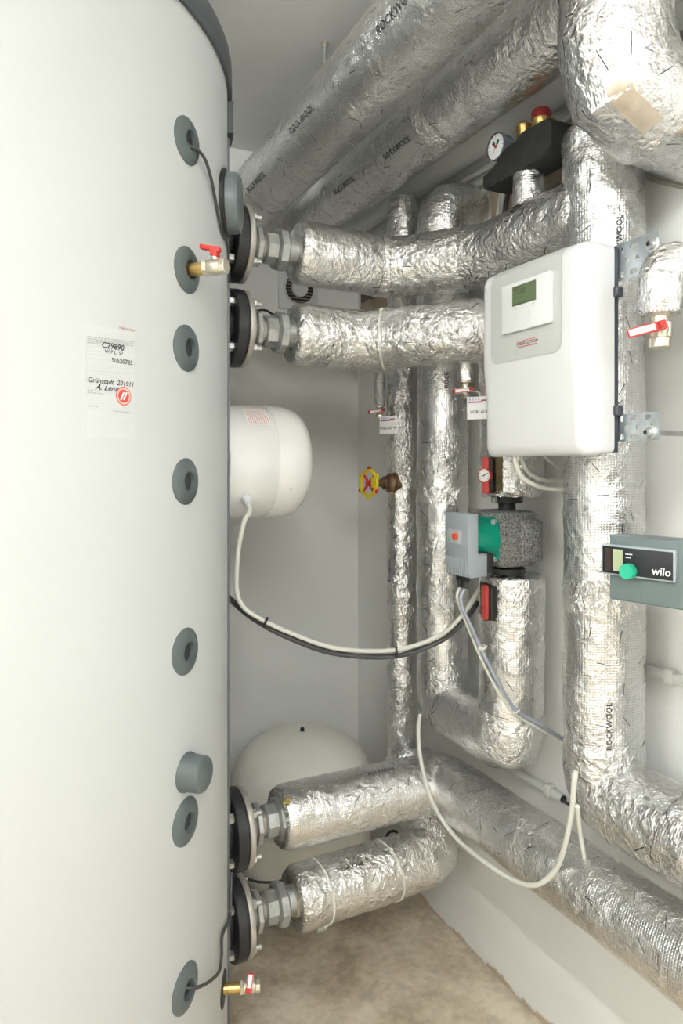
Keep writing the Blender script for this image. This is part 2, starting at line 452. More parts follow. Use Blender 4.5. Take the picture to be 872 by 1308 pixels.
class Lag:
    """a foil-wrapped pipe; rings run on mitre planes, surf(s, phi) gives the skin"""
    def __init__(s, pts, r, step=0.011, seg=56, amp=0.0016, wr=0.0015, seed=0, rfun=None, ref=(0, 0, 1)):
        P = [Vector(p) for p in pts]; s.seg = seg
        D = [(P[i + 1] - P[i]).normalized() for i in range(len(P) - 1)]
        a, u, v = basis(D[0], ref if abs(D[0].dot(Vector(ref))) < 0.95 else (0, 1, 0))
        ring = [P[0] + (u * math.cos(2 * PI * k / seg) + v * math.sin(2 * PI * k / seg)) * r for k in range(seg)]
        s.rings = [ring]; s.cen = [P[0]]; s.len = [0.0]; s.dir = [D[0]]
        for i in range(len(D)):
            nrm = D[i] if i == len(D) - 1 else (D[i] + D[i + 1]).normalized()
            end = []
            for p in ring:
                t = (P[i + 1] - p).dot(nrm) / D[i].dot(nrm)
                end.append(p + D[i] * t)
            L = (P[i + 1] - P[i]).length; m = max(1, int(round(L / step)))
            for k in range(1, m + 1):
                t = k / m
                s.rings.append([ring[q].lerp(end[q], t) for q in range(seg)])
                s.cen.append(P[i].lerp(P[i + 1], t)); s.len.append(s.len[-1] + L / m); s.dir.append(D[i])
            ring = end
        s.L = s.len[-1]; s.r = r
        so = Vector((seed * 3.71, seed * 1.93, seed * 2.57))
        for i, rg in enumerate(s.rings):
            c = s.cen[i]; f = rfun(s.len[i], s.L) if rfun else 1.0
            for k, p in enumerate(rg):
                d = p - c; n1 = noise.noise(p * 6 + so); n2 = noise.noise(p * 24 + so)
                n3 = abs(noise.noise(p * 46 + so * 2)); n4 = noise.noise(p * 95 + so)
                dn = d.normalized()
                rg[k] = c + d * f + dn * (n1 * amp * 2.2 + n2 * amp + (0.25 - n3) * wr * 1.6 + n4 * wr * .55)
    def at(s, L):
        L = max(0, min(s.L - 1e-6, L)); lo, hi = 0, len(s.len) - 1
        while hi - lo > 1:
            m = (lo + hi) // 2
            if s.len[m] <= L: lo = m
            else: hi = m
        t = (L - s.len[lo]) / max(1e-9, s.len[hi] - s.len[lo]); return lo, hi, t
    def surf(s, L, phi, off=0.0):
        i, j, t = s.at(L); q = (phi / (2 * PI) * s.seg) % s.seg; k = int(q); k2 = (k + 1) % s.seg; f = q - k; k %= s.seg
        a = s.rings[i][k].lerp(s.rings[i][k2], f); b = s.rings[j][k].lerp(s.rings[j][k2], f)
        p = a.lerp(b, t); c = s.cen[i].lerp(s.cen[j], t); d = s.dir[j]
        n = (p - c); n = (n - d * n.dot(d)).normalized()
        return p + n * off
    def phi_to(s, L, toward):
        """angle on the skin that faces a direction"""
        best = None
        i, j, t = s.at(L)
        for k in range(s.seg):
            n = (s.rings[i][k] - s.cen[i]).normalized(); q = n.dot(Vector(toward).normalized())
            if best is None or q > best[0]: best = (q, 2 * PI * k / s.seg)
        return best[1]
    def build(s, name, m, parent, L0=0.0, L1=None, off=0.0, caps=(True, True), sharp=70):
        L1 = s.L if L1 is None else L1
        ids = [i for i in range(len(s.rings)) if L0 - 1e-6 <= s.len[i] <= L1 + 1e-6]
        mb = MB(); uv = []; seg = s.seg; vs = []
        for i in ids:
            for k in range(seg):
                c = s.cen[i]; p = s.rings[i][k]
                vs.append(p + (p - c).normalized() * off)
        base = random.random() * 0
        vuv = []
        fs = []
        for a in range(len(ids) - 1):
            for k in range(seg):
                k2 = (k + 1) % seg
                fs.append((a * seg + k, a * seg + k2, (a + 1) * seg + k2, (a + 1) * seg + k))
                u0 = k / seg * 2 * PI * s.r; u1 = (k + 1) / seg * 2 * PI * s.r
                w0 = s.len[ids[a]]; w1 = s.len[ids[a + 1]]
                uv += [(u0, w0), (u1, w0), (u1, w1), (u0, w1)]
        for side, cap in enumerate(caps):
            if not cap: continue
            i = ids[0] if side == 0 else ids[-1]; row = 0 if side == 0 else len(ids) - 1
            c = s.cen[i]; dd = -s.dir[min(i + 1, len(s.dir) - 1)] if side == 0 else s.dir[i]
            o1 = len(vs)
            for sc_, ex in ((0.965, 0.004), (0.6, 0.002), (0.2, 0.0)):
                for k in range(seg):
                    p = s.rings[i][k]
                    jit = noise.noise(p * 60) * 0.004
                    vs.append(c + (p - c) * sc_ + dd * (ex + jit))
            rows = [row * seg, o1, o1 + seg, o1 + 2 * seg]
            for q in range(3):
                for k in range(seg):
                    k2 = (k + 1) % seg
                    fc = (rows[q] + k, rows[q] + k2, rows[q + 1] + k2, rows[q + 1] + k)
                    fs.append(fc if side else fc[::-1])
                    uv += [(k / seg * .2, q * .03), ((k + 1) / seg * .2, q * .03), ((k + 1) / seg * .2, q * .03 + .03), (k / seg * .2, q * .03 + .03)]
            fc = tuple(rows[3] + k for k in range(seg)); fs.append(fc if side else fc[::-1]); uv += [(0, 0)] * seg
        mb.add(vs, fs)
        return mb.build(name, m, parent, smooth=sharp, uvs=uv)
    def band(s, name, L0, L1, off, m, parent, ragged=0.0, phi0=0.0, phi1=2 * PI, n=None):
        """a strip of tape or a tie lying on the skin"""
        full = phi1 - phi0 > 2 * PI - 1e-3
        K = s.seg if full else max(3, int(s.seg * (phi1 - phi0) / (2 * PI)))
        n = n or max(2, int((L1 - L0) / 0.012) + 1)
        vs, fs, uv = [], [], []
        for i in range(n + 1):
            for k in range(K + (0 if full else 1)):
                ph = phi0 + (phi1 - phi0) * k / K
                L = L0 + (L1 - L0) * i / n
                if ragged and i in (0, n): L += noise.noise(Vector((ph * 3, L0 * 40, i))) * ragged
                edge = 0.4 if i in (0, n) else 1.0
                vs.append(s.surf(L, ph, off * edge))
        KK = K if full else K + 1
        for i in range(n):
            for k in range(K):
                k2 = (k + 1) % KK
                fs.append((i * KK + k, i * KK + k2, (i + 1) * KK + k2, (i + 1) * KK + k))
                uv += [(k * .005, i * .01), (k * .005 + .005, i * .01), (k * .005 + .005, i * .01 + .01), (k * .005, i * .01 + .01)]
        return MB().add(vs, fs).build(name, m, parent, smooth=70, uvs=uv)
    def tie(s, L, parent, toward=(-1, -0.4, 0.3), m=None, wdt=0.0045):
        """cable tie with its head"""
        vs, fs = [], []; K = s.seg
        prof = [(-wdt / 2, 0.0), (-wdt / 2, 0.0022), (wdt / 2, 0.0022), (wdt / 2, 0.0)]
        for k in range(K):
            ph = 2 * PI * k / K
            for (dl, of) in prof: vs.append(s.surf(L + dl + 0.006 * math.sin(ph), ph, of - 0.0004))
        for k in range(K):
            k2 = (k + 1) % K
            for q in range(3): fs.append((k * 4 + q, k * 4 + q + 1, k2 * 4 + q + 1, k2 * 4 + q))
        t = MB().add(vs, fs).build('cable_tie', m or TIE, parent)
        ph = s.phi_to(L, toward); p = s.surf(L + 0.006 * math.sin(ph), ph, 0.002); i, j, _ = s.at(L); d = s.dir[j]
        nrm = (p - s.cen[j]); nrm = (nrm - d * nrm.dot(d)).normalized()
        MB().add(*rbox(p, (0.008, 0.009, 0.007), 0.001, d, nrm.cross(d), nrm)).build('tie_head', m or TIE, t)
        return t
    def text(s, word, L, toward, size, parent, flip=1, m=None, name='lettering'):
        """printed word running along the pipe"""
        v, f = text2d(word, size, bold=0.006, space=1.08)
        i, j, t = s.at(L); ph0 = s.phi_to(L, toward)
        out = []
        n0 = (s.surf(L, ph0) - s.cen[i]).normalized(); d = s.dir[j]
        e = s.surf(L, ph0 + 0.01) - s.surf(L, ph0 - 0.01)
        sg = 1 if d.cross(e).dot(n0) > 0 else -1           # +phi is 'up' for text that runs along d, seen from outside
        for p in v:
            out.append(s.surf(L + flip * p.x, ph0 + flip * sg * p.y / s.r, 0.0022))
        return MB().add(out, f).build(name, m or INK, parent, smooth=0)

def rend(a, b):
    """radius factor that rounds both ends a little"""
    def f(x, L):
        q = 1.0
        if a and x < a: q = min(q, 0.93 + 0.07 * math.sqrt(max(0, 1 - (1 - x / a) ** 2)))
        if b and L - x < b: q = min(q, 0.93 + 0.07 * math.sqrt(max(0, 1 - (1 - (L - x) / b) ** 2)))
        return q
    return f

# ================================================================== THE ROOM
def slab(name, lo, hi, m):
    return struct(MB().add(*boxv(lo, hi)).build(name, m, None, smooth=0))
slab('floor', (RX0 - .1, RY0 - .1, -0.1), (RX1 + .1, RY1 + .1, 0), FLOORM)
slab('ceiling', (RX0 - .1, RY0 - .1, RZ), (RX1 + .1, RY1 + .1, RZ + .1), CEIL)
wall_right = slab('wall_right', (RX1, RY0 - .1, 0), (RX1 + .1, RY1 + .1, RZ), WALLM)
wall_back = slab('wall_back', (RX0 - .1, RY1, 0), (RX1, RY1 + .1, RZ), WHITE_WALL)
slab('wall_left', (RX0 - .1, RY0 - .1, 0), (RX0, RY1, RZ), WHITE_WALL)
slab('wall_front', (RX0, RY0 - .1, 0), (RX1, RY0, RZ), WHITE_WALL)
added_dark_door = struct(MB().add(*rbox((0.15, RY0 + .02, 1.03), (1.15, .04, 2.05), .004)).build('added_dark_door_1', mat('added_door_anthracite', (.05, .055, .06), .45), None))  # dark door added unseen behind the camera, for dark reflections in the foil
MB().add(*rbox((-.34, RY0 + .065, 1.05), (.12, .02, .02), .006)).add(*rbox((-.39, RY0 + .05, 1.05), (.02, .04, .02), .004)).build('added_door_handle', ZINC, added_dark_door)
def patch(name, pts, m, parent, N, th=0.004):
    P = [Vector(p) for p in pts]; N = Vector(N)
    mb = MB(); n = len(P)
    mb.add(P + [p + N * th for p in P], [tuple(range(n, 2 * n))] + [(i, (i + 1) % n, n + (i + 1) % n, n + i) for i in range(n)])
    return mb.build(name, m, parent, smooth=0)
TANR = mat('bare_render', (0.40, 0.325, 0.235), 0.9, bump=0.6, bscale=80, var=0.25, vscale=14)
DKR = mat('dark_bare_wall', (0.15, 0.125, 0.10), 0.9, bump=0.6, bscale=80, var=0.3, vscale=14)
# unpainted places on the right wall near the corner and behind the black valve block
yy = [2.5 - 0.022 * k for k in range(12)]
patch('bare_patch', [(RX1, y, 2.10) for y in yy] + [(RX1, y, 2.155 + 0.03 * noise.noise(Vector((y * 31, 0, 0)))) for y in yy[::-1]], TANR, wall_right, (-1, 0, 0))
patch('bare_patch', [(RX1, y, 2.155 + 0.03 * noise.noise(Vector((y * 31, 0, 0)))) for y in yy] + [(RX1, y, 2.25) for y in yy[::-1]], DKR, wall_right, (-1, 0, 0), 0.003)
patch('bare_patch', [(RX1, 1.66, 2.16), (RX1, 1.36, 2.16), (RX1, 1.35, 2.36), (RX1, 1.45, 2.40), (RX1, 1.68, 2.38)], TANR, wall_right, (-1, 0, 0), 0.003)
for (cx_, cz_, r_) in ((0.47, 2.19, .006), (0.5, 2.185, .008), (0.52, 2.20, .005)):
    pass
# ceiling lamps out of view; the one left of the tank is added for fill
def tube_mat(e):
    m, nt, b = nodes_of('lamp_tube')
    b.inputs['Base Color'].default_value = (.9, .9, .9, 1)
    b.inputs['Emission Color'].default_value = (*LAMP_COL, 1); b.inputs['Emission Strength'].default_value = e
    return m
for i, (lx, ly, e) in enumerate(LAMPS):
    t = thing('ceiling_lamp', ['white batten lamp with bare tube under the ceiling, nearer the tank', 'white batten lamp with bare tube under the ceiling, by the front wall', 'added unseen fill lamp, white batten with bare tube left of the tank'][i], 'lamp', (lx, ly, RZ - 0.25), 'ceiling lamps')
    MB().add(*rbox((lx, ly, RZ - 0.175), (0.05, 1.24, 0.03), 0.006)).build('batten', WPLAST, t)
    for sy in (-1, 1):
        MB().add(*rbox((lx, ly + sy * .605, RZ - 0.21), (0.03, .02, 0.075), 0.004)).build('socket', WPLAST, t)
        MB().add(*cyl((lx, ly + sy * .45, RZ - .165), (lx, ly + sy * .45, RZ), .004, 10)).build('suspension_rod', ZINC, t)
    MB().add(*cyl((lx, ly - .595, RZ - .235), (lx, ly + .595, RZ - .235), .019, 20)).build('tube', tube_mat(e), t)

# ================================================================== BUFFER TANK
TX, TY, TR = -0.1455, 1.737, 0.64
def tank(beta, Z, out=0.0):
    b = math.radians(beta)
    return Vector((TX + (TR + out) * math.cos(b), TY + (TR + out) * math.sin(b), Z))
def tdir(beta):
    b = math.radians(beta); return Vector((math.cos(b), math.sin(b), 0))
def tank_ray(px, py, out=0.0):
    a = (px - CX) / F; d = Vector((a * CT + ST, CT - a * ST, 0)); R = TR + out
    c = Vector((TX, TY, 0)); A = d.dot(d); B = -2 * d.dot(c); C = c.dot(c) - R * R
    D = B * B - 4 * A * C
    z = (-B - math.sqrt(max(D, 0))) / (2 * A)
    p = d * z; be = math.degrees(math.atan2(p.y - TY, p.x - TX))
    return be, CAMZ + (HY - py) / F * z
LIDZ = CAMZ + 0.845
t_tank = thing('buffer_tank', 'huge white cylindrical buffer tank with grey lid filling the left side', 'tank', (TX, TY, 0))
MB().add(*lathe([(TR - .02, 0.05), (TR - .004, 0.05), (TR, 0.056), (TR, 1.2), (TR, LIDZ + 0.01)], (TX, TY, 0), (0, 0, 1), 180)).build('jacket', JACKET, t_tank)
MB().add(*lathe([(0.5, 0.0), (TR - .03, 0.0), (TR - .03, 0.05)], (TX, TY, 0), (0, 0, 1), 90)).build('foot_ring', DGREY, t_tank)
MB().add(*lathe([(TR + .001, LIDZ), (TR + .009, LIDZ - .002), (TR + .011, LIDZ + .003), (TR + .010, LIDZ + .055), (TR + .004, LIDZ + .068), (TR - .03, LIDZ + .075), (0.1, LIDZ + .085)], (TX, TY, 0), (0, 0, 1), 180)).build('lid', DGREY, t_tank)
def tank_panel(b0, b1, z0, z1, th, n=10):
    vs, fs = [], []
    for i in range(n + 1):
        b = b0 + (b1 - b0) * i / n
        for (o, z) in ((0.0, z0), (th, z0), (th, z1), (0.0, z1)): vs.append(tank(b, z, o))
    for i in range(n):
        for q in range(4): fs.append((i * 4 + q, i * 4 + (q + 1) % 4, i * 4 + 4 + (q + 1) % 4, i * 4 + 4 + q))
    fs += [(3, 2, 1, 0), tuple(n * 4 + q for q in range(4))]
    return vs, fs
MB().add(*tank_panel(-13.5, -8, 0.06, LIDZ - .03, 0.0075)).build('closing_strip', mat('strip_grey', (0.11, 0.12, 0.135), 0.45), t_tank)
MB().add(*tank_panel(-15.5, -9, LIDZ - 0.075, LIDZ - .002, 0.0145)).build('strip_clip', DGREY, t_tank)
# grey rosettes
def rosette(px, py, hole=True, Rr=0.043, name='rosette'):
    be, z = tank_ray(px, py)
    prof = [(Rr + .001, -0.012), (Rr, 0.002), (Rr * .93, 0.0045), (Rr * .7, 0.008), (Rr * .48, 0.010), (Rr * .42, 0.0095), (Rr * .40, 0.004), (Rr * .38, -0.015)]
    # flange bent to the jacket
    v, f = lathe(prof, tank(be, z), tdir(be), 40, (0, 0, 1), close=False)
    out = []
    for p in v:
        d = Vector((p.x - TX, p.y - TY, 0)); q = (p - tank(be, z)); ax = q.dot(tdir(be))
        out.append(Vector((TX, TY, p.z)) + d.normalized() * (TR + ax))
    o = MB().add(out, f).build(name, GREYPL, t_tank)
    MB().add(*lathe([(Rr * .42, 0.001), (0.0005, 0.0012)], tank(be, z), tdir(be), 24)).build('rosette_bore', mat('bore_dark', (0.03, 0.034, 0.036), 0.6), o)
    return be, z
ROS = {}
for k, (px, py) in enumerate(((239, 180), (239, 345), (238, 445), (237, 615), (236.5, 832), (237, 1049), (236.5, 1262))):
    ROS[k] = rosette(px, py)
be, z = tank_ray(238, 986)
MB().add(*lathe([(0.036, -.01), (0.036, 0.003), (0.0335, 0.006), (0.0325, 0.034), (0.031, 0.038), (0.028, 0.040), (0.001, 0.040)], tank(be, z), tdir(be), 40)).build('port_cap', GREYPL, t_tank)
# large plug above the top flange
be, z = -24.0, 1.5 + 0.570
o = MB().add(*lathe([(0.072, -.01), (0.072, 0.006), (0.066, 0.008), (0.06, 0.008)], tank(be, z, -.001), tdir(be), 48)).build('plug_collar', BLKPL, t_tank)
MB().add(*lathe([(0.064, 0.003), (0.064, 0.024), (0.060, 0.032), (0.052, 0.035), (0.001, 0.036)], tank(be, z), tdir(be), 48)).build('port_plug', mat('plug_grey', (0.15, 0.18, 0.19), 0.38), t_tank)
# slot collar of the drain
be, z = tank_ray(285.5, 1263)
DRB, DRZ = be, z
MB().add(*lathe([(0.036, -.004), (0.036, 0.001), (0.02, 0.0015)], tank(be, z), tdir(be), 32)).build('drain_collar', BLKPL, t_tank)
# printed label on the jacket
def tank_text(s, size, px, py, m, parent, name='lettering', align='LEFT', shear=0.0, bold=0.0, sx=1.0):
    be, z = tank_ray(px, py); v, f = text2d(s, size, align=align, shear=shear, bold=bold)
    out = [tank(be + math.degrees(p.x * sx / TR), z + p.y, 0.0009) for p in v]
    return MB().add(out, f).build(name, m, parent, smooth=0)
b0, z1 = tank_ray(109, 416); b1, _ = tank_ray(172, 416); z0 = tank_ray(140, 560)[1]
lab = MB().add(*tank_panel(b0, b1, z0, z1 + 0.004, 0.0004)).build('warranty_label', mat('label_white', (0.60, 0.615, 0.62), 0.4), t_tank)
mb = MB()
rows = [(420, .35, .95, 0), (424, .35, .8, 0), (430.0, .02, 1, 1), (432.6, .02, 1, 1), (435.2, .02, .98, 1), (437.5, .02, .3, 1), (440, .02, .2, 0), (445, .02, .3, 0), (450, .02, .25, 0), (455, .02, .45, 0),
        (461, .02, 1, 0), (464, .02, .9, 0), (467, .02, 1, 0), (470, .02, .8, 0), (475, .02, 1, 0), (478, .02, 1, 0), (481, .02, .95, 0), (484, .02, .4, 0), (498, .02, .3, 1), (501, .02, .35, 1), (518, .02, .25, 1), (521, .55, .95, 1), (525, .02, .4, 0), (528, .02, .5, 0), (527, .55, .9, 0), (530, .55, .98, 0)]
rng = random.Random(3)
for dark in (0, 1):
    mb = MB()
    for (py, a, b, dk) in rows:
        if dk != dark: continue
        x = a
        while x < b:
            wd = rng.uniform(.02, .07); e = min(b, x + wd)
            p0, p1 = 110 + 61 * x, 110 + 61 * e
            ym = py + (p0 - 110) * 0.115
            c0, zz = tank_ray(p0, ym); c1, zz1 = tank_ray(p1, ym)
            h = 0.0009
            mb.add([tank(c0, zz - h, .0008), tank(c1, zz1 - h, .0008), tank(c1, zz1 + h, .0008), tank(c0, zz + h, .0008)], [(0, 1, 2, 3)])
            x = e + 0.015
    mb.build('printed_lines', mat('print_dark', (0.42, 0.42, 0.42), .6) if dark else mat('print_pale', (0.66, 0.66, 0.66), .6), lab, smooth=0)['kind'] = 'stuff'
tank_text('STIEBEL ELTRON', 0.0043, 151.5, 418.5, mat('ink_label_red', (0.48, 0.14, 0.15), .6), lab, bold=.02)
tank_text('C29890', 0.0135, 129, 440.5, INK, lab, shear=.15, bold=.02)
tank_text('W P L  57', 0.0085, 133, 448.5, INK, lab, shear=.1, bold=.012)
tank_text('50520783', 0.0105, 142, 460, INK, lab, shear=.05, bold=.01)
tank_text('Gr\u00fcnstadt  201911', 0.0115, 111, 485, INK, lab, shear=.25, bold=.01)
tank_text('A. Lenz', 0.0135, 121, 494, INK, lab, shear=.5, bold=.012)
def tank_disc(px, py, r, off, m, parent, r0=0.0, name='stamp'):
    be, z = tank_ray(px, py); vs, fs = [], []
    for k in range(32):
        a = 2 * PI * k / 32
        vs.append(tank(be + math.degrees(r * math.cos(a) / TR), z + r * math.sin(a), off))
    if r0:
        for k in range(32):
            a = 2 * PI * k / 32
            vs.append(tank(be + math.degrees(r0 * math.cos(a) / TR), z + r0 * math.sin(a), off))
        fs = [(k, (k + 1) % 32, 32 + (k + 1) % 32, 32 + k) for k in range(32)]
    else: fs = [tuple(range(32))]
    return MB().add(vs, fs).build(name, m, parent, smooth=0)
STRED = mat('stamp_red', (0.62, 0.07, 0.05), .5)
st = tank_disc(157.5, 506, 0.0155, .0008, STRED, lab)
tank_disc(157.5, 506, 0.0140, .0010, mat('stamp_pale', (0.8, .45, .40), .5), st, 0.0108, 'stamp_ring')
for dx in (-1.7, 1.9):
    be, z = tank_ray(157.5 + dx, 506); 
    vs = [tank(be + math.degrees(q[0] / TR), z + q[1], .0011) for q in ((-.0045, -.006), (-.0015, -.0068), (.0045, .006), (.0015, .0068))]
    MB().add(vs, [(0, 1, 2, 3)]).build('stamp_bar', PAPER, st, smooth=0)

# ------------------------------------------------------------------ ball valves
def ball_valve(name, label, org, axis, scale=1.0, lever=(0, 0, 1), stem_up=(0, 0, 1), brass_len=0.03, m1=BRASS, m2=NICKEL, lever_len=0.034, lever_m=None, end=None, group=None, print_=False):
    """brass nipple, nickel body with hex ends, red lever"""
    a = Vector(axis).normalized(); org = Vector(org); k = scale
    t = thing(name, label, 'valve', org, group)
    P = lambda d: org + a * d * k
    if brass_len: MB().add(*lathe([(0.0105 * k, -0.01 * k), (0.0105 * k, 0.004 * k), (0.0115 * k, 0.005 * k), (0.0115 * k, brass_len * k)], org, a, 24)).build('nipple', m1, t)
    b = brass_len
    body = MB(); body.add(*hexa(P(b), P(b + .008), .0145 * k, .001 * k))
    body.add(*lathe([(.0125 * k, (b + .008) * k), (.0135 * k, (b + .014) * k), (.0145 * k, (b + .022) * k), (.0135 * k, (b + .030) * k), (.0115 * k, (b + .036) * k)], org, a, 24))
    body.build('body', m2, t)
    MB().add(*octa(P(b + .034), P(b + .044), .0145 * k, .0012 * k)).build('end_nut', m2, t)
    up = Vector(stem_up).normalized(); lv = Vector(lever).normalized(); c = P(b + .021)
    MB().add(*cyl(c + up * .010 * k, c + up * .022 * k, .006 * k, 16)).build('stem', m2, t)
    side = up.cross(lv).normalized()
    h = c + up * .026 * k
    lm = lever_m or RED
    lever_o = MB().add(*rbox(h - up * .002 * k, (.014 * k, .014 * k, .012 * k), .002 * k, lv, side, up))
    q = h + up * .006 * k
    lever_o.add(*rbox(q + lv * (lever_len * .5 - .006) * k, (lever_len * k + .008 * k, .0125 * k, .009 * k), .0018 * k, lv, side, up))
    lo = lever_o.build('lever', lm, t)
    if print_:
        MB().add(*rbox(q + lv * (lever_len * .5 - .002) * k + up * .0046 * k, (lever_len * .8 * k, .008 * k, .0006 * k), 0, lv, side, up)).build('lever_sticker', PAPER, lo, smooth=0)
        MB().add(*rbox(q + lv * (lever_len * .5 - .002) * k + side * .0064 * k, (lever_len * .84 * k, .0006 * k, .0065 * k), 0, lv, side, up)).build('lever_sticker', PAPER, lo, smooth=0)
        MB().add(*rbox(q + lv * (lever_len * .5 - .002) * k - side * .0064 * k, (lever_len * .84 * k, .0006 * k, .0065 * k), 0, lv, side, up)).build('lever_sticker', PAPER, lo, smooth=0)
    return t
be, z = ROS[1]
d1 = tdir(be)
ball_valve('ball_valve', 'small brass valve with red lever sticking out of the grey rosette on the tank', tank(be, z, 0.004), d1, 1.05, lever=tuple(-d1 + Vector((-.1, .1, .25))), stem_up=(0, 0, 1), lever_len=.03)
d2 = (tdir(DRB) * 0.75 + Vector((0.66, -0.12, 0))).normalized()
ball_valve('ball_valve', 'small brass drain valve with upright red lever at the foot of the tank', tank(DRB, DRZ, 0.004), d2, 1.0, lever=tuple(Vector((0.25, 0.25, 1.0))), stem_up=(-0.3, -0.8, 0.5), lever_len=.03, print_=True)

# ================================================================== FLANGED UNIONS
AX = Vector((1, 0, 0))
def flange_union(Zc, label, x_pipe, nut_rot=0.0):
    o = Vector((0, TY, Zc))
    t = thing('flange_union', label, 'pipe fitting', (0.52, TY, Zc), 'flanged unions on the tank')
    X = lambda x: Vector((x, TY, Zc))
    MB().add(*lathe([(0.06, 0.496), (0.06, 0.520), (0.097, 0.522), (0.1, 0.525), (0.1, 0.547), (0.098, 0.549), (0.06, 0.549)], o, AX, 56)).build('black_flange', BLACK, t)
    MB().add(*lathe([(0.06, 0.5495), (0.096, 0.5495), (0.096, 0.5535), (0.06, 0.5535)], o, AX, 48)).build('gasket', BLKPL, t)
    MB().add(*lathe([(0.05, 0.5538), (0.0985, 0.5538), (0.0995, 0.555), (0.0995, 0.566), (0.098, 0.568), (0.052, 0.569)], o, AX, 56)).build('steel_flange', STEELFL, t)
    for k in range(4):
        a = PI / 4 + k * PI / 2
        c = Vector((0, TY + 0.079 * math.cos(a), Zc + 0.079 * math.sin(a)))
        b = MB().add(*hexa(c + AX * 0.508, c + AX * 0.5215, 0.0125, .001)).build('bolt_head', ZINC, t)
        MB().add(*cyl(c + AX * 0.5215, c + AX * 0.594, 0.0062, 14)).build('bolt_shank', ZINC, b)
        MB().add(*hexa(c + AX * 0.569, c + AX * 0.580, 0.0125, .001)).build('bolt_nut', ZINC, b)
    MB().add(*lathe([(0.036, 0.5635), (0.04, 0.566), (0.037, 0.590), (0.031, 0.60), (0.031, 0.63)], o, AX, 36)).build('neck', STEELFL, t)
    MB().add(*octa(X(0.592), X(0.606), 0.053, .002)).build('lock_nut', GALV, t)
    MB().add(*lathe([(0.030, 0.60), (0.030, 0.64), (0.034, 0.642)], o, AX, 32)).build('threaded_nipple', ZINC, t)
    MB().add(*octa(X(0.620), X(0.655), 0.043, .003)).build('union_body', GALV, t)
    MB().add(*octa(X(0.651), X(0.680), 0.056, .005)).build('union_nut', GALV, t)
    MB().add(*lathe([(0.036, 0.678), (0.036, 0.715), (0.033, 0.717)], o, AX, 32)).build('union_tail', GALV, t)
    MB().add(*lathe([(0.0345, 0.7155), (0.0345, 0.7185)], o, AX, 32)).build('hemp_seal', BRASS, t)
    return t
ZP = [2.072, 1.853, 0.567, 0.339]
flange_union(ZP[0], 'topmost black and steel flange with hexagon union beside the grey tank plug', .717)
flange_union(ZP[1], 'second flange from the top with hexagon union, above the white heater drum', .704)
flange_union(ZP[2], 'flange with hexagon union in front of the cream expansion vessel', .665)
flange_union(ZP[3], 'lowest flange with hexagon union just above the floor', .707)
RW = mat('wool_edge', (0.40, 0.32, 0.13), 0.9, bump=1.0, bscale=200)

# ================================================================== LAGGED PIPES
LEFT = (-1, -0.45, 0)
def lag_thing(name, label, loc): return thing(name, label, 'pipe', loc)
RIS = (1.19, 1.127)
# pipe 1: from the top flange to the near riser
t = lag_thing('insulated_pipe', 'foil-wrapped pipe from the topmost tank flange to behind the white control box', (0.72, TY, ZP[0]))
P1 = Lag(bend([(0.712, TY, ZP[0]), (0.985, 1.722, ZP[0] - .010), (1.168, 1.525, ZP[0] - .014), (1.187, 1.150, ZP[0])], [0.10, 0.22], [3, 4]), 0.084, amp=.002, wr=.0026, seed=1, rfun=rend(.02, 0))
P1.build('foil_jacket', FOILC, t)
P1.band('tape_band', 0.235, 0.285, .0025, TAPE, t, ragged=.006)
P1.band('tape_band', 0.42, 0.50, .0020, TAPE, t, ragged=.008)
MB().add(*hexa((0.708, TY, ZP[0]), (0.724, TY, ZP[0]), 0.045, .002)).build('end_hexagon', NICKEL, t)
# pipe 2: second flange, dives into the pump riser behind the control box
t = lag_thing('insulated_pipe', 'foil-wrapped pipe from the second tank flange with a cream cable tie round it', (0.70, TY, ZP[1]))
P2 = Lag(bend([(0.702, TY, ZP[1]), (0.90, 1.722, ZP[1] - .006), (1.105, 1.50, ZP[1] - .002), (1.19, 1.434, ZP[1] - .002), (1.19, 1.434, 1.425)], [0.14, 0.08, 0.09], [3, 3, 5]), 0.0825, amp=.0018, wr=.0022, seed=2, rfun=rend(.02, .02))
P2.build('foil_jacket', FOILC, t)
P2.tie(0.262, t, (-0.3, -.6, 1))
P2.band('tape_band', 0.095, 0.15, .0012, TAPE, t, ragged=.006)
q_ = P2.phi_to(P2.L - .05, (-1, -.35, 0)); P2.band('cut_out', P2.L - .10, P2.L - .01, .0016, mat('cut_lagging', (0.10, 0.075, 0.035), 0.9, bump=1.0, bscale=150, var=0.4, vscale=60), t, ragged=.01, phi0=q_ - .26, phi1=q_ + .26)
P2.text('ROCKWOOL', 0.232, (-0.2, -.45, .95), 0.014, t)
P2.text('ROCK', P2.L - 0.23, LEFT, 0.016, t)
# pipe 3: lower flange, corner, then along the wall to the front
t = lag_thing('insulated_pipe', 'long foil-wrapped pipe from the third flange turning low along the right wall', (0.67, TY, ZP[2]))
P3 = Lag(bend([(0.663, TY, ZP[2]), (1.175, TY, ZP[2]), (1.175, RY0 + .002, ZP[2])], 0.05, 2), 0.0825, amp=.0014, wr=.0014, seed=3, rfun=rend(.02, 0))
P3.build('foil_jacket', FOIL, t)
P3.band('tape_band', 0.478, 0.535, .0018, TAPE, t, ragged=.008)
P3.band('tape_band', 0.88, 0.94, .0012, TAPE, t, ragged=.01)
P3.text('ROCKWOOL', 0.30, (0, -.35, 1), 0.014, t)
P3.text('ROCKWOOL', 0.31, (0, -.75, -.75), 0.014, t, flip=1)
tv, tf = lathe([(.001, -.011), (.006, -.009), (.010, -.003), (.010, .003), (.006, .009), (.001, .011)], (0.664, TY - .052, ZP[2] + .066), (.3, .2, 1), 16)
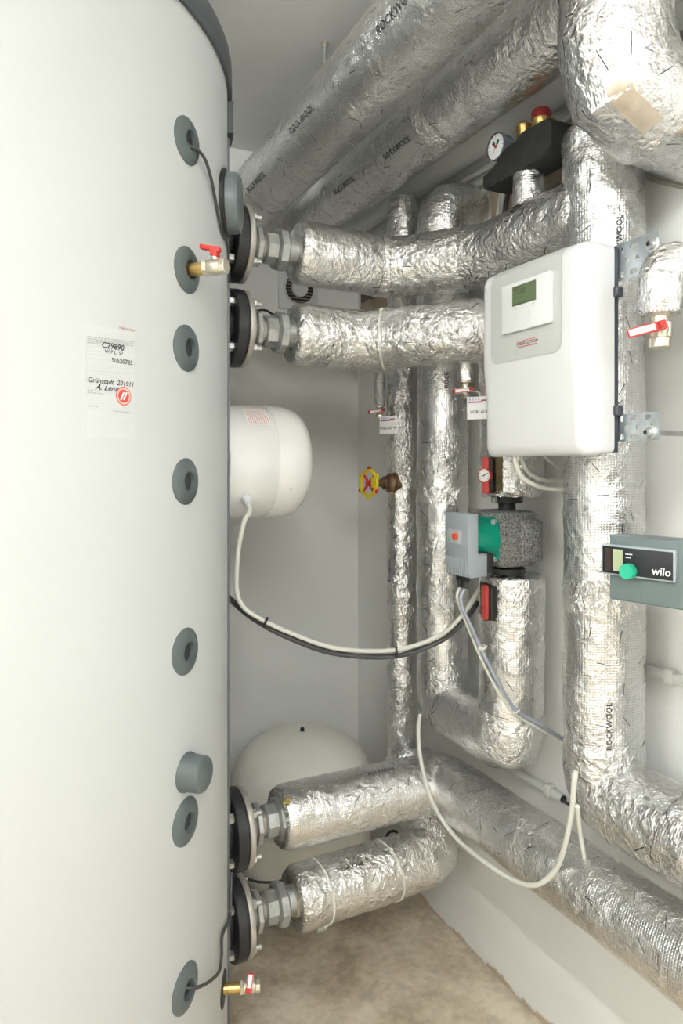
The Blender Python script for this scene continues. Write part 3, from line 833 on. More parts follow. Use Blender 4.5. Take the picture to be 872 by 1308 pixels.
tv = [p + Vector((noise.noise(p * 120), noise.noise(p * 120 + Vector((5, 1, 2))), noise.noise(p * 120 + Vector((1, 7, 2))))) * .006 for p in tv]
MB().add(tv, tf).build('wool_tuft', WOOL, t)
# pipe 4: lowest, turns up behind pipe 3
t = lag_thing('insulated_pipe', 'short foil-wrapped pipe from the lowest flange with two cream ties, bending upwards', (0.71, TY, ZP[3]))
P4 = Lag(bend([(0.705, TY, ZP[3]), (1.165, TY + .012, ZP[3] + .006), (1.188, 1.90, 0.47), (1.193, 1.955, 0.56)], [0.06, 0.1], [2, 3]), 0.0815, amp=.0018, wr=.0018, seed=4, rfun=rend(.02, .01))
P4.build('foil_jacket', FOILC, t)
P4.tie(0.073, t, (-.2, -.5, -1)); P4.tie(0.285, t, (0, -.5, 1))
P4.text('ROCKWOOL', 0.15, (0, -.55, .85), 0.013, t, flip=-1)
MB().add(*hexa((0.70, TY, ZP[3]), (0.716, TY, ZP[3]), 0.045, .002)).build('end_hexagon', NICKEL, t)
P4.band('tape_flap', 0.17, 0.205, .004, TAPE, t, ragged=.012, phi0=P4.phi_to(.18, (0, -.3, -1)) - .25, phi1=P4.phi_to(.18, (0, -.3, -1)) + .25)
# near riser and its run to the front
t = lag_thing('insulated_pipe', 'tall foil-wrapped riser behind the white control box, turning low towards the right edge', (RIS[0], RIS[1], 0.70))
R1 = Lag(bend([(RIS[0], RIS[1], 2.235), (RIS[0], RIS[1], 0.784), (RIS[0] - .004, RY0 + .002, 0.784)], 0.06, 3), 0.0855, amp=.0022, wr=.0018, seed=5, rfun=rend(.02, 0), ref=(0, 1, 0))
R1.build('foil_jacket', FOIL, t)
R1.band('tape_band', 0.98, 1.05, .0016, TAPE, t, ragged=.01)
R1.band('tape_band', 1.33, 1.62, .0018, FOILC, t, ragged=.014)
R1.text('ROCKWOOL', 0.27, (-.55, -1, 0), 0.017, t, flip=-1)
R1.text('ROCKWOOL', 1.285, (-.72, -.9, 0), 0.016, t, flip=-1)
R1.text('ROCK', 1.185, (.45, -1, 0), 0.014, t)
# far riser, U-bend up into the pump
t = lag_thing('insulated_pipe', 'foil-wrapped riser left of the green pump with U-bend up into the pump', (1.19, 1.748, 0.70))
R2 = Lag(bend([(1.302, 1.748, 2.272), (1.19, 1.748, 2.272), (1.19, 1.748, 0.786), (1.19, 1.434, 0.786), (1.19, 1.434, 1.215)], [0.05, 0.06, 0.05], [3, 3, 2]), 0.0765, amp=.0018, wr=.0016, seed=6, rfun=lambda x, L: 1.0 + 0.085 * max(0, min(1, (x - 1.62) / .15)), ref=(0, 1, 0))
R2.build('foil_jacket', FOIL, t)
R2.band('tape_band', 0.19, 0.26, .002, TAPE, t, ragged=.008)
R2.band('tape_band', 0.93, 0.98, .0012, TAPE, t, ragged=.008)
R2.band('tape_band', 1.44, 1.60, .0016, FOILC, t, ragged=.014)
R2.band('tape_band', 1.83, 1.93, .0016, TAPE, t, ragged=.014)
R2.text('ROCK', 0.62, (-.55, -1, 0), 0.016, t, flip=-1)
CUT = mat('cut_lagging', (0.10, 0.075, 0.035), 0.9, bump=1.0, bscale=150, var=0.4, vscale=60)
q_ = R2.phi_to(R2.L - .05, (-1, -.12, 0)); R2.band('cut_out', R2.L - .105, R2.L - .008, .0016, CUT, t, ragged=.01, phi0=q_ - .42, phi1=q_ + .30)
# thin riser with the yellow handwheel
t = lag_thing('insulated_pipe', 'thin foil-wrapped riser carrying the yellow handwheel valve', (1.195, 1.99, 0.50))
R3 = Lag([(1.195, 1.99, 0.50), (1.195, 1.99, 2.375)], 0.05, amp=.0022, wr=.0032, seed=7, rfun=rend(0, .03), ref=(0, 1, 0), seg=44)
R3.build('foil_jacket', FOILC, t)
R3.band('tape_band', .92, 1.08, .002, TAPE, t, ragged=.01)
R3.band('tape_band', .50, .55, .002, TAPE, t, ragged=.01)
R3.text('ROCKWOOL', .66, (-1, -.2, 0), 0.012, t)
# small pipe beside it ending in a drain valve
t = lag_thing('insulated_stub', 'thin foil-wrapped stub behind the left red drain valve', (1.125, 2.02, 1.72))
S1 = Lag([(1.122, 2.012, 1.80), (1.122, 2.012, 1.70)], 0.0185, amp=.001, wr=.001, seed=8, seg=28, ref=(0, 1, 0)); S1.build('foil_jacket', FOILC, t)
t = lag_thing('insulated_stub', 'thin foil-wrapped stub above the red drain valve beside the control box', (1.112, 1.515, 1.72))
S2 = Lag([(1.118, 1.535, 1.80), (1.118, 1.535, 1.728)], 0.0235, amp=.001, wr=.001, seed=9, seg=32, ref=(0, 1, 0)); S2.build('foil_jacket', FOILC, t)
MB().add(*lathe([(0.024, 0), (0.024, .006)], (1.118, 1.535, 1.721), (0, 0, 1), 28)).build('end_ring', TANFOIL, t)
# ceiling pipes
t = lag_thing('insulated_pipe', 'large foil-wrapped pipe under the ceiling nearest the tank, hung on a rod', (0.828, 2.5, 2.45))
A = Lag([(0.818, RY1 - .002, 2.458), (0.818, RY0 + .002, 2.458)], 0.1, step=.016, amp=.0014, wr=.0011, seed=10, ref=(1, 0, 0))
A.build('foil_jacket', FOIL, t)
for L in (0.80, 1.30): A.text('ROCKWOOL', L, (-.75, 0, -.3), 0.025, t, flip=1)
A.text('ROCKWOOL', 0.40, (-.8, 0, -.45), 0.025, t, flip=1)
A.band('tape_band', 0.10, 0.30, .0012, FOILC, t, ragged=.02)
hr = MB().add(*cyl((0.822, 1.79, 2.54), (0.822, 1.79, RZ), 0.005, 12)).build('hanger_rod', ZINC, t)
MB().add(*lathe([(0.012, 0), (0.009, -.004), (0.006, -.005)], (0.822, 1.79, RZ), (0, 0, 1), 20)).build('rod_plug', TANR, hr)
MB().add(*hexa((0.822, 1.79, RZ - .012), (0.822, 1.79, RZ - .004), 0.009, .001)).build('rod_nut', ZINC, hr)
t = lag_thing('insulated_pipe', 'foil-wrapped pipe under the ceiling between the large pipe and the white drain pipe', (1.06, 2.2, 2.44))
B = Lag([(1.063, 2.20, 2.441), (1.063, RY0 + .002, 2.441)], 0.092, step=.016, amp=.0018, wr=.0014, seed=11, ref=(1, 0, 0), rfun=lambda x, L: .86 + .14 * math.sqrt(max(0, 1 - (1 - min(1, x / .07)) ** 2)))
B.build('foil_jacket', FOIL, t)
B.text('ROCKWOOL', 0.20, (-.85, 0, -.5), 0.022, t, flip=1)
B.text('ROCKWOOL', 0.52, (-.8, 0, -.6), 0.022, t, flip=1)
B.band('tape_band', 0.62, 0.68, .0014, TAPE, t, ragged=.01)
B.band('tape_band', 0.94, 1.2, .0016, FOILC, t, ragged=.02)
B2 = Lag([(1.058, RY1 - .002, 2.425), (1.060, 2.14, 2.436)], 0.080, amp=.0012, wr=.0011, seed=12, ref=(1, 0, 0)); B2.build('inner_jacket', FOIL, t, caps=(True, False))
# big elbow near the top right
t = lag_thing('insulated_pipe', 'big crumpled foil-wrapped elbow coming down from the ceiling at the upper right', (1.01, 0.94, 2.16))
EB = W(783, 120, 1.29)
E = Lag(bend([(EB.x, EB.y, RZ - .002), (EB.x, EB.y, EB.z + .004), (RX1 - .006, EB.y - .0, EB.z - .012)], 0.106, 2), 0.098, amp=.0028, wr=.0030, seed=13, ref=(0, 1, 0), rfun=lambda x, L: 1 + .05 * max(0, min(1, (x - .3) / .2)))
E.build('foil_jacket', FOILC, t, sharp=35)
E.band('tape_band', .17, .30, .0022, TAPE, t, ragged=.01)
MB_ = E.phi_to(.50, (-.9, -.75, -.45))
E.band('painted_reflection', .46, .53, .0018, TANFOIL, t, phi0=MB_ - .05, phi1=MB_ + .33, ragged=.012)  # tan strips imitate a reflection, painted onto the foil
E.band('painted_reflection', .560, .574, .0018, TANFOIL, t, phi0=MB_ - .30, phi1=MB_ + .05, ragged=.004)
# foil pipe end in the very top right corner
t = lag_thing('insulated_pipe', 'thin foil-wrapped pipe in the very top right corner', (1.21, 0.7, 2.45))
K = Lag([(1.215, 0.93, 2.465), (1.215, RY0 + .002, 2.465)], 0.038, step=.02, amp=.002, wr=.002, seed=14, ref=(1, 0, 0), seg=36); K.build('foil_jacket', FOILC, t)

# ------------------------------------------------------------------ plain pipes and conduits on the right wall
o = MB().add(*cyl((1.252, RY0 + .002, 2.452), (1.252, RY1 - .002, 2.452), 0.05, 36)).build('drain_pipe', DRAIN)
tag(o, 'thick white plastic drain pipe running behind the ceiling pipes', 'pipe')
CON = [(1.298, 2.385, .0105), (1.298, 2.352, .0105), (1.298, 2.322, .0095)]
for i, (x, z, r) in enumerate(CON):
    t = thing('conduit', ['upper white conduit under the drain pipe', 'middle white conduit under the drain pipe', 'lower white conduit under the drain pipe'][i], 'conduit', (x, 1.5, z), 'conduits under the drain pipe')
    MB().add(*cyl((x, RY0 + .002, z), (x, 2.30 - .1 * i, z), r, 14)).build('tube', CONDUIT, t)
    MB().add(*rbox((x - .004, 1.52, z), (.026, .018, r * 2 + .012), .004)).build('clip', CABLEW, t)
    MB().add(*rbox((x - .004, 1.02, z), (.026, .018, r * 2 + .012), .004)).build('clip', CABLEW, t)
t = thing('conduit', 'white conduit on the wall right of the near riser', 'conduit', (1.297, 1.0, 1.045))
MB().add(*cyl((1.297, RY0 + .002, 1.045), (1.297, 1.30, 1.045), .0115, 16)).build('tube', CONDUIT, t)
q = WX(856, 862, 1.295)
MB().add(*rbox((1.296, q.y, 1.047), (.028, .022, .034), .006)).build('clip', CABLEW, t)
t = thing('conduit', 'white conduit low on the wall under the U-bend, open at its end', 'conduit', (1.297, 1.6, 0.645))
MB().add(*cyl((1.297, 1.362, 0.645), (1.297, 2.2, 0.645), .0115, 16)).build('tube', CONDUIT, t)
MB().add(*cyl((1.297, 1.3605, 0.645), (1.297, 1.362, 0.645), .0095, 16)).build('bore', mat('bore_dark2', (0.02, .02, .018), .7), t)
MB().add(*rbox((1.296, 1.41, 0.647), (.028, .022, .034), .006)).build('clip', CABLEW, t)
o = MB().add(*wire([(1.297, 1.37, .645), (1.290, 1.34, .645), (1.293, 1.30, .655), (1.293, 1.25, .70), (1.293, 1.2, .75)], .004)).build('cable', CABLED)
tag(o, 'dark grey cable leaving the open end of the low conduit', 'cable')

# ================================================================== HEATER DRUM
HZ = 1.511
t = thing('heater_drum', 'white enamelled heater drum on the tank behind its dark edge strip', 'heater', (0.50, TY, HZ))
o = Vector((0, TY, HZ))
MB().add(*lathe([(0.143, 0.488), (0.145, 0.50), (0.145, 0.608), (0.1435, 0.610), (0.1435, 0.613)], o, AX, 80, close=True)).build('drum', WENAM, t)
MB().add(*lathe([(0.1435, 0.612), (0.146, 0.6125), (0.1465, 0.63), (0.1455, 0.655), (0.139, 0.685), (0.125, 0.705), (0.10, 0.718), (0.05, 0.722), (0.001, 0.722)], o, AX, 80)).build('cover', WENAM, t)
def drum_pt(x, al, off=0.0):
    """al from the lens side upwards"""
    a = math.radians(al); return Vector((x, TY - (0.145 + off) * math.cos(a), HZ + (0.145 + off) * math.sin(a)))
g = drum_pt(0.535, -38)
gn = Vector((0, -math.cos(math.radians(38)), -math.sin(math.radians(38))))
go = MB().add(*hexa(g - gn * .002, g + gn * .007, .0135, .001)).build('cable_gland', WPLAST, t)
MB().add(*lathe([(.0115, .007), (.012, .014), (.008, .022), (.005, .023)], g, gn, 24)).build('gland_cap', WPLAST, go)
s_ = drum_pt(0.645, -28, -.003)
MB().add(*lathe([(.004, 0), (.004, .004), (.002, .005)], s_, Vector((0.15, -.88, -.46)), 16)).build('screw', ZINC, t)
lb = MB()
vs, fs = [], []
for i in range(9):
    al = 38 + 26 * i / 8
    vs += [drum_pt(0.540, al, .0004), drum_pt(0.600, al, .0004)]
fs = [(2 * i, 2 * i + 1, 2 * i + 3, 2 * i + 2) for i in range(8)]
lbo = MB().add(vs, fs).build('notice', mat('notice_white', (0.86, .85, .83), .3), t)
mb = MB()
for c in range(10):
    x = 0.5445 + c * .0055
    a = 39.5
    while a < 62:
        e = min(63, a + rng.uniform(1, 4))
        mb.add([drum_pt(x, a, .0008), drum_pt(x + .0022, a, .0008), drum_pt(x + .0022, e, .0008), drum_pt(x, e, .0008)], [(0, 1, 2, 3)])
        a = e + .6
mb.build('notice_print', INKPINK, lbo, smooth=0)

# ================================================================== EXPANSION VESSEL
vx, vy, vr = 0.932, 2.215, 0.243
t = thing('expansion_vessel', 'cream domed expansion vessel standing on the floor behind the lower pipes', 'vessel', (vx, vy, 0))
prof = []
for k in range(17):
    a = PI / 2 * k / 16
    prof.append((max(.001, vr * math.sin(a) ** .80), .400 + .190 * math.cos(a) ** .86))
MB().add(*lathe([(vr * .985, .315), (vr, .325), (vr, .37)] + prof[::-1], (vx, vy, 0), (0, 0, 1), 72)).build('upper_shell', VESSEL, t)
MB().add(*lathe([(vr - .001, .310), (vr + .005, .313), (vr + .006, .322), (vr + .005, .331), (vr - .001, .335)], (vx, vy, 0), (0, 0, 1), 72)).build('seam_ring', VESSEL, t)
lp = [(.02, .06), (.12, .075), (.19, .11), (.222, .16), (vr * .965, .21), (vr * .965, .32)]
MB().add(*lathe(lp, (vx, vy, 0), (0, 0, 1), 72)).build('lower_shell', VESSEL, t)
for k in range(3):
    a = math.radians(30 + 120 * k); c = Vector((vx + .16 * math.cos(a), vy + .16 * math.sin(a), 0))
    MB().add(*rbox(c + Vector((0, 0, .07)), (.035, .012, .14), .002, (-math.sin(a), math.cos(a), 0), (math.cos(a), math.sin(a), 0), (0, 0, 1))).build('foot', VESSEL, t)
st = MB().add(*lathe([(.033, .582), (.030, .587), (.001, .5915)], (vx, vy, 0), (0, 0, 1), 36)).build('sticker_disc', mat('sticker_pale', (.62, .66, .60), .5), t)
MB().add(*lathe([(.007, .585), (.007, .600), (.005, .603), (.001, .603)], (vx, vy, 0), (0, 0, 1), 24)).build('valve_cap', BLKPL, t)

# ================================================================== WALL VENT
vp = WY(380, 370, RY1)
t = thing('wall_vent', 'round slotted vent in a white square plate on the back wall', 'vent', (vp.x, RY1, vp.z))
MB().add(*rbox((vp.x + .0, RY1 - .004, vp.z), (0.165, .014, .165), .002)).build('plate', WPLAST, t)
MB().add(*lathe([(.062, .0), (.062, .009), (.060, .011), (.058, .0085)], (vp.x, RY1 - .013, vp.z), (0, -1, 0), 48, close=False)).build('rim', WPLAST, t)
MB().add(*lathe([(.059, .0), (.059, .0012)], (vp.x, RY1 - .0135, vp.z), (0, -1, 0), 48)).build('dark_opening', mat('vent_dark', (.025, .022, .018), .8), t)
MB().add(*lathe([(.033, .0), (.033, .012), (.031, .014), (.001, .014)], (vp.x, RY1 - .0135, vp.z), (0, -1, 0), 48)).build('centre_disc', WPLAST, t)
for k in range(9):
    zz = -.050 + .0125 * k; ww = math.sqrt(max(0, .058 ** 2 - zz * zz))
    MB().add(*rbox((vp.x, RY1 - .0175, vp.z + zz), (2 * ww, .006, .0024), 0, (1, 0, 0), Vector((0, 1, .4)).normalized(), Vector((0, -.4, 1)).normalized())).build('slat', mat('slat_tan', (.35, .31, .25), .6), t)

# ================================================================== SAFETY GROUP (black block)
def sg(px, py): return WX(px, py, 1.14)
bx = 1.118
U, V, N = Vector((0, -1, 0)), Vector((0, 0, 1)), Vector((1, 0, 0))
y0 = 1.463
poly = [(0, 0), (.010, -.008), (.215, -.008), (.252, .012), (.252, .062), (.238, .078), (.150, .083), (.125, .070), (.09, .068), (.055, .048), (.040, .036), (0, .032)]
t = thing('safety_group', 'black foam-clad safety group with pressure gauge and brass valves above the foil pipe', 'valve block', (1.16, 1.34, 2.17))
zb = 2.216
MB().add(*extr(poly, (bx, y0, zb), U, V, N, 0.085, 0.006)).build('foam_shell', BLKFOAM, t)
c = Vector((1.158, 1.333, 2.15))
S3 = Lag([(c.x, c.y, 2.13), (c.x, c.y, 2.212)], 0.038, amp=.0015, wr=.0015, seed=15, ref=(0, 1, 0), seg=36); S3.build('foil_neck', FOILC, t, caps=(False, True))
ab = Vector((1.155, 1.345, zb + .068))
v_ = MB().add(*lathe([(.0165, -.01), (.0165, .02), (.0185, .024), (.0185, .036), (.020, .038), (.020, .049), (.017, .052), (.001, .053)], ab, (0, 0, 1), 32)).build('air_vent', BRASS, t)
MB().add(*lathe([(.007, .052), (.007, .059), (.003, .061)], ab, (0, 0, 1), 16)).build('vent_cap', BLKPL, v_)
rb_ = Vector((1.155, 1.285, zb + .078))
v_ = MB().add(*lathe([(.022, -.01), (.022, .014), (.019, .016), (.0205, .020), (.0205, .03)], rb_, (0, 0, 1), 32)).build('relief_valve', BRASS, t)
MB().add(*lathe([(.0225, .030), (.0225, .046), (.020, .051), (.001, .052)], rb_, (0, 0, 1), 28)).build('red_cap', DRED, v_)
MB().add(*cyl(rb_ + Vector((0, -.02, .0)), rb_ + Vector((0, -.045, .0)), .013, 20)).build('outlet', BRASS, v_)
gc = Vector((1.128, 1.412, zb + .088)); gd = Vector((-1, -.03, -.03)).normalized()
g_ = MB().add(*lathe([(.024, -.03), (.031, -.026), (.0315, .0), (.034, .001), (.034, .008), (.031, .009)], gc, gd, 40, close=False)).build('gauge', mat('gauge_blue_grey', (.13, .14, .18), .35), t)
MB().add(*lathe([(.0305, .006), (.001, .0062)], gc, gd, 40)).build('dial', PAPER, g_)
gu = Vector((0, 0, 1)) - gd * gd.z; gu.normalize(); gs = gd.cross(gu)
def dial_poly(pts, m, off, name, par): return MB().add([gc + gd * off + gs * p[0] + gu * p[1] for p in pts], [tuple(range(len(pts)))]).build(name, m, par, smooth=0)
for sgn in (-1, 1):
    dial_poly([(sgn * x, y) for x, y in ((.001, .0), (.010, .004), (.014, .011), (.008, .016), (.003, .011))], mat('leaf_green', (.0, .11, .05), .5), .0068, 'dial_sector', g_)
MB().add(*lathe([(.004, .0066), (.004, .0085), (.001, .009)], gc, gd, 16)).build('dial_hub', RED, g_)
dial_poly([(-.0006, 0), (.0006, 0), (.0125, -.017), (.0115, -.018)][::-1], INK, .0074, 'needle', g_)
for k in range(11):
    a = math.radians(-30 + 240 * k / 10)
    p = [(.024 * math.cos(a + d) * s2, .024 * math.sin(a + d) * s2) for d, s2 in ((-.03, 1), (.03, 1), (.03, 1.16), (-.03, 1.16))]
    dial_poly(p, INK, .0068, 'tick', g_)

# ================================================================== CONTROL BOX
Y0c, Y1c, Z0c, Z1c, XB = 0.975, 1.292, 1.520, 1.928, 1.058
t = thing('control_box', 'white wall-mounted heat pump control box with grey panel and green display', 'control box', (XB, 1.13, Z0c))
def cbox():
    # front X for a given height: the upper half stands proud
    prof = [(XB, Z0c + .004), (1.000, Z0c), (.990, Z0c + .006), (.984, Z0c + .022), (.983, Z0c + .12), (.981, Z0c + .15), (.9765, Z0c + .18), (.975, Z0c + .20), (.975, Z1c - .045), (.977, Z1c - .022), (.986, Z1c - .007), (1.0, Z1c), (XB, Z1c - .002)]
    n = 26; vs, fs = [], []
    ys = []
    for i in range(n + 1):
        ys.append(Y0c + (Y1c - Y0c) * i / n)
    def ins(y):
        d = min(y - Y0c, Y1c - y); return d
    rr = .030
    samples = [0, .0015, .004, .008, .013, .019, .025, .030]
    ys = [Y0c + s for s in samples] + [Y0c + .030 + (Y1c - Y0c - .06) * k / 12 for k in range(1, 12)] + [Y1c - s for s in samples[::-1]]
    for y in ys:
        d = ins(y)
        q = 1 - math.sqrt(max(0, 1 - (1 - min(1, d / rr)) ** 2))   # 0 inside, 1 at the very side
        zi = 0.022 * q ** 2
        for (x, z) in prof:
            dep = XB - x
            zz = z + (zi if z < 1.6 else (-zi if z > 1.85 else 0)) * (1 if dep > 0.02 else .55)
            vs.append(Vector((XB - dep * (1 - .62 * q) , y, zz)))
    m = len(prof)
    for i in range(len(ys) - 1):
        for k in range(m):
            fs.append((i * m + k, (i + 1) * m + k, (i + 1) * m + (k + 1) % m, i * m + (k + 1) % m))
    fs.append(tuple(range(m))); fs.append(tuple((len(ys) - 1) * m + k for k in range(m - 1, -1, -1)))
    return vs, fs
MB().add(*cbox()).build('shell', WPLAST, t, smooth=50)
MB().add(*rbox((XB + .0065, (Y0c + Y1c) / 2, (Z0c + Z1c) / 2), (.014, Y1c - Y0c - .004, Z1c - Z0c - .012), .002)).build('back_plate', mat('anthracite', (.045, .052, .065), .45), t)
for zz in (1.833, 1.606):
    MB().add(*rbox((XB + .006, Y0c - .003, zz), (.018, .012, .02), .003)).build('latch', mat('anthracite', (0, 0, 0)), t)
# grey front panel : rounded at the lower corners, runs over the top edge
UY, UZ, NX = Vector((0, -1, 0)), Vector((0, 0, 1)), Vector((-1, 0, 0))
pw = 0.216; pyc = 1.135; pz0, pz1 = 1.722, Z1c
def front_x(z):
    pr = [(Z0c + .18, .9765), (Z0c + .20, .975), (Z1c - .045, .975), (Z1c - .022, .977), (Z1c - .007, .986), (Z1c + .0005, 1.0)]
    if z <= pr[0][0]: return .9765
    for (a, xa), (b, xb) in zip(pr, pr[1:]):
        if z <= b: return xa + (xb - xa) * (z - a) / (b - a)
    return 1.0
vs, fs = [], []
zs = [pz0 + .022 * (1 - math.cos(PI / 2 * k / 5)) for k in range(6)] + [1.76 + (Z1c - .045 - 1.76) * k / 8 for k in range(9)] + [Z1c - .034, Z1c - .022, Z1c - .014, Z1c - .007, Z1c - .002, Z1c + .0005]
for zq in zs:
    d = zq - pz0; hw = pw / 2
    if d < .022: hw -= .022 - math.sqrt(max(0, .022 ** 2 - (.022 - d) ** 2))
    for k in range(9):
        vs.append(Vector((front_x(zq) - .0012, pyc + hw - 2 * hw * k / 8, zq + (.0008 if zq > Z1c - .01 else 0))))
for i in range(len(zs) - 1):
    for k in range(8): fs.append((i * 9 + k, i * 9 + k + 1, i * 9 + 10 + k, i * 9 + 9 + k))
MB().add(vs, fs).build('grey_panel', PANELG, t, smooth=60)
dp = MB().add(*extr(rrect(.150, .102, .004), (.9738, 1.123, 1.832), UY, UZ, NX, .007, .001)).build('display_unit', WPLAST, t)
ux = .9666
MB().add(*extr([(-.036, -.0205), (.036, -.0205), (.036, .0205), (-.036, .0205)], (ux, 1.126, 1.854), UY, UZ, NX, .0006)).build('screen', LCD, dp, smooth=0)
mb = MB()
for (a, b, zz) in ((-.030, -.005, .018), (-.030, .008, .012), (.018, .03, .018), (-.030, .004, .006), (-.03, .02, -.016)):
    mb.add(*boxv((ux - .0009, 1.126 - b, 1.852 + zz - .0011), (ux - .0005, 1.126 - a, 1.852 + zz + .0011)))
mb.build('screen_text', mat('lcd_text', (.055, .075, .04), .4), dp, smooth=0)
MB().add(*lathe([(.0205, 0), (.0205, .0005), (.0199, .0005), (.0199, 0)], (.9668, 1.123, 1.809), NX, 40, close=False)).build('touch_ring', mat('touch_grey', (.70, .71, .71), .4), dp)
for dy in (.026, -.028): MB().add(*boxv((.9660, 1.126 + dy - .002, 1.826), (.9667, 1.126 + dy + .002, 1.829))).build('key_mark', INKG, dp, smooth=0)
lg = MB().add(*extr([(-.031, -.006), (.031, -.006), (.031, .006), (-.031, .006)], (front_x(1.75) - .0012, 1.124, 1.7535), UY, UZ, NX, .0008)).build('logo_plate', mat('logo_pale', (.54, .52, .50), .5), t, smooth=0)
MB().add(*text_flat('STIEBEL ELTRON', .0088, (front_x(1.75) - .0022, 1.124, 1.7535), UY, UZ, bold=.02)).build('lettering', INKDR, lg, smooth=0)
for zz, hh in ((1.7535 + .0062, .0006), (1.7535 - .0062, .0006)):
    MB().add(*boxv((front_x(1.75) - .0024, 1.124 - .031, zz - hh), (front_x(1.75) - .0019, 1.124 + .031, zz + hh))).build('logo_line', INKR, lg, smooth=0)
# mounting brackets
def hole(cx, cy, w_, h_, n=4): return rrect(w_, h_, min(w_, h_) * .499, n, cx, cy)
def bracket(zc, hh, label, ry, rz):
    t = thing('mounting_bracket', label, 'bracket', (1.074, .93, zc - hh / 2), 'perforated brackets of the control box')
    holes = []
    for k, yy_ in enumerate((-.022, 0, .022)):
        holes.append(hole(-.034 + (.011 if k == 1 else 0), yy_ * hh / .066, .010, .012))
        holes.append(hole(-.006 + (.0 if k != 1 else .010), yy_ * hh / .066, .018 if k != 1 else .012, .010))
        holes.append(hole(.026 if k != 1 else .034, yy_ * hh / .066, .013, .010))
    outer = [(-.052, -hh / 2), (.049, -hh / 2), (.049, hh / 2), (-.052, hh / 2)]
    MB().add(*plate_holes(outer, holes, (1.0748, .937, zc), (0, -1, 0), (0, 0, 1), (-1, 0, 0), .0024)).build('perforated_plate', mat('zinc_plate', (.52, .57, .60), .38, .85, var=.15, vscale=40), t, smooth=0)
    r_ = MB().add(*cyl((1.068, ry, rz), (RX1 - .001, ry, rz), .0052, 14)).build('threaded_rod', ZINC, t)
    MB().add(*lathe([(.0045, -.013), (.010, -.013), (.010, -.003), (.0145, -.002), (.0145, 0)], (1.0738, ry, rz), (1, 0, 0), 24, close=False)).build('bolt', ZINC, t)
    MB().add(*hexa((1.0765, ry, rz), (1.084, ry, rz), .0105, .001)).build('nut', ZINC, t)
    MB().add(*hexa((RX1 - .06, ry, rz), (RX1 - .012, ry, rz), .009, .001)).build('coupling', ZINC, r_)
bracket(1.892, .072, 'perforated zinc bracket at the top right of the control box', .9, 1.905)
bracket(1.573, .052, 'perforated zinc bracket at the bottom right of the control box', .906, 1.561)

# ================================================================== VALVES ON THE RISERS
# gate valve with yellow handwheel
gz = CAMZ - .056
t = thing('gate_valve', 'bronze gate valve with yellow and red handwheel on the thin riser', 'valve', (1.15, 1.99, gz))
NXv = Vector((-1, 0, 0)); go_ = Vector((1.155, 1.985, gz))
MB().add(*lathe([(.043, -.012), (.043, .006), (.036, .008)], go_, NXv, 6, (0, .3, 1))).build('bonnet_hexagon', BRONZE, t)
MB().add(*lathe([(.034, .006), (.030, .014), (.024, .020), (.022, .022)], go_, NXv, 32)).build('bonnet', BRONZE, t)
MB().add(*hexa(go_ + NXv * .020, go_ + NXv * .036, .022, .002)).build('packing_nut', BRONZE, t)
MB().add(*lathe([(.013, .036), (.014, .042), (.010, .052), (.006, .056), (.006, .094)], go_, NXv, 20)).build('spindle', BRONZE, t)
wc = go_ + NXv * .088
wn = (NXv + Vector((0, -.18, .05))).normalized(); _, wu, wv = basis(wn)
pts = []
for k in range(48):
    a = 2 * PI * k / 48; rr = .041
    pts.append(wc + (wu * math.cos(a) + wv * math.sin(a)) * rr)
hw_ = MB().add(*wire(pts + [pts[0], pts[1]], .0062, 8, smooth=False)).build('handwheel_rim', YELLOW, t)
for k in range(4):
    a = PI / 4 + k * PI / 2
    MB().add(*cyl(wc, wc + (wu * math.cos(a) + wv * math.sin(a)) * .040, .0042, 10)).build('spoke', RED, hw_)
for k in range(6):
    a = 2 * PI * k / 6
    p = wc + (wu * math.cos(a) + wv * math.sin(a)) * .0465
    MB().add(*lathe([(.007, -.004), (.0092, 0), (.007, .004)], p, wn, 14)).build('grip_knob', YELLOW if k % 2 else RED, hw_)
MB().add(*lathe([(.010, -.006), (.010, .007), (.005, .009)], wc, wn, 18)).build('hub', RED, hw_)
pl = wc + wu * .006 - wv * -.026 + wn * .002
pl = wc + Vector((0, -.034, .003)) + wn * .004
MB().add(*rbox(pl, (.004, .020, .034), .002, wn, Vector((0, -1, 0)), Vector((0, 0, 1)))).build('flow_plate', YELLOW, hw_)

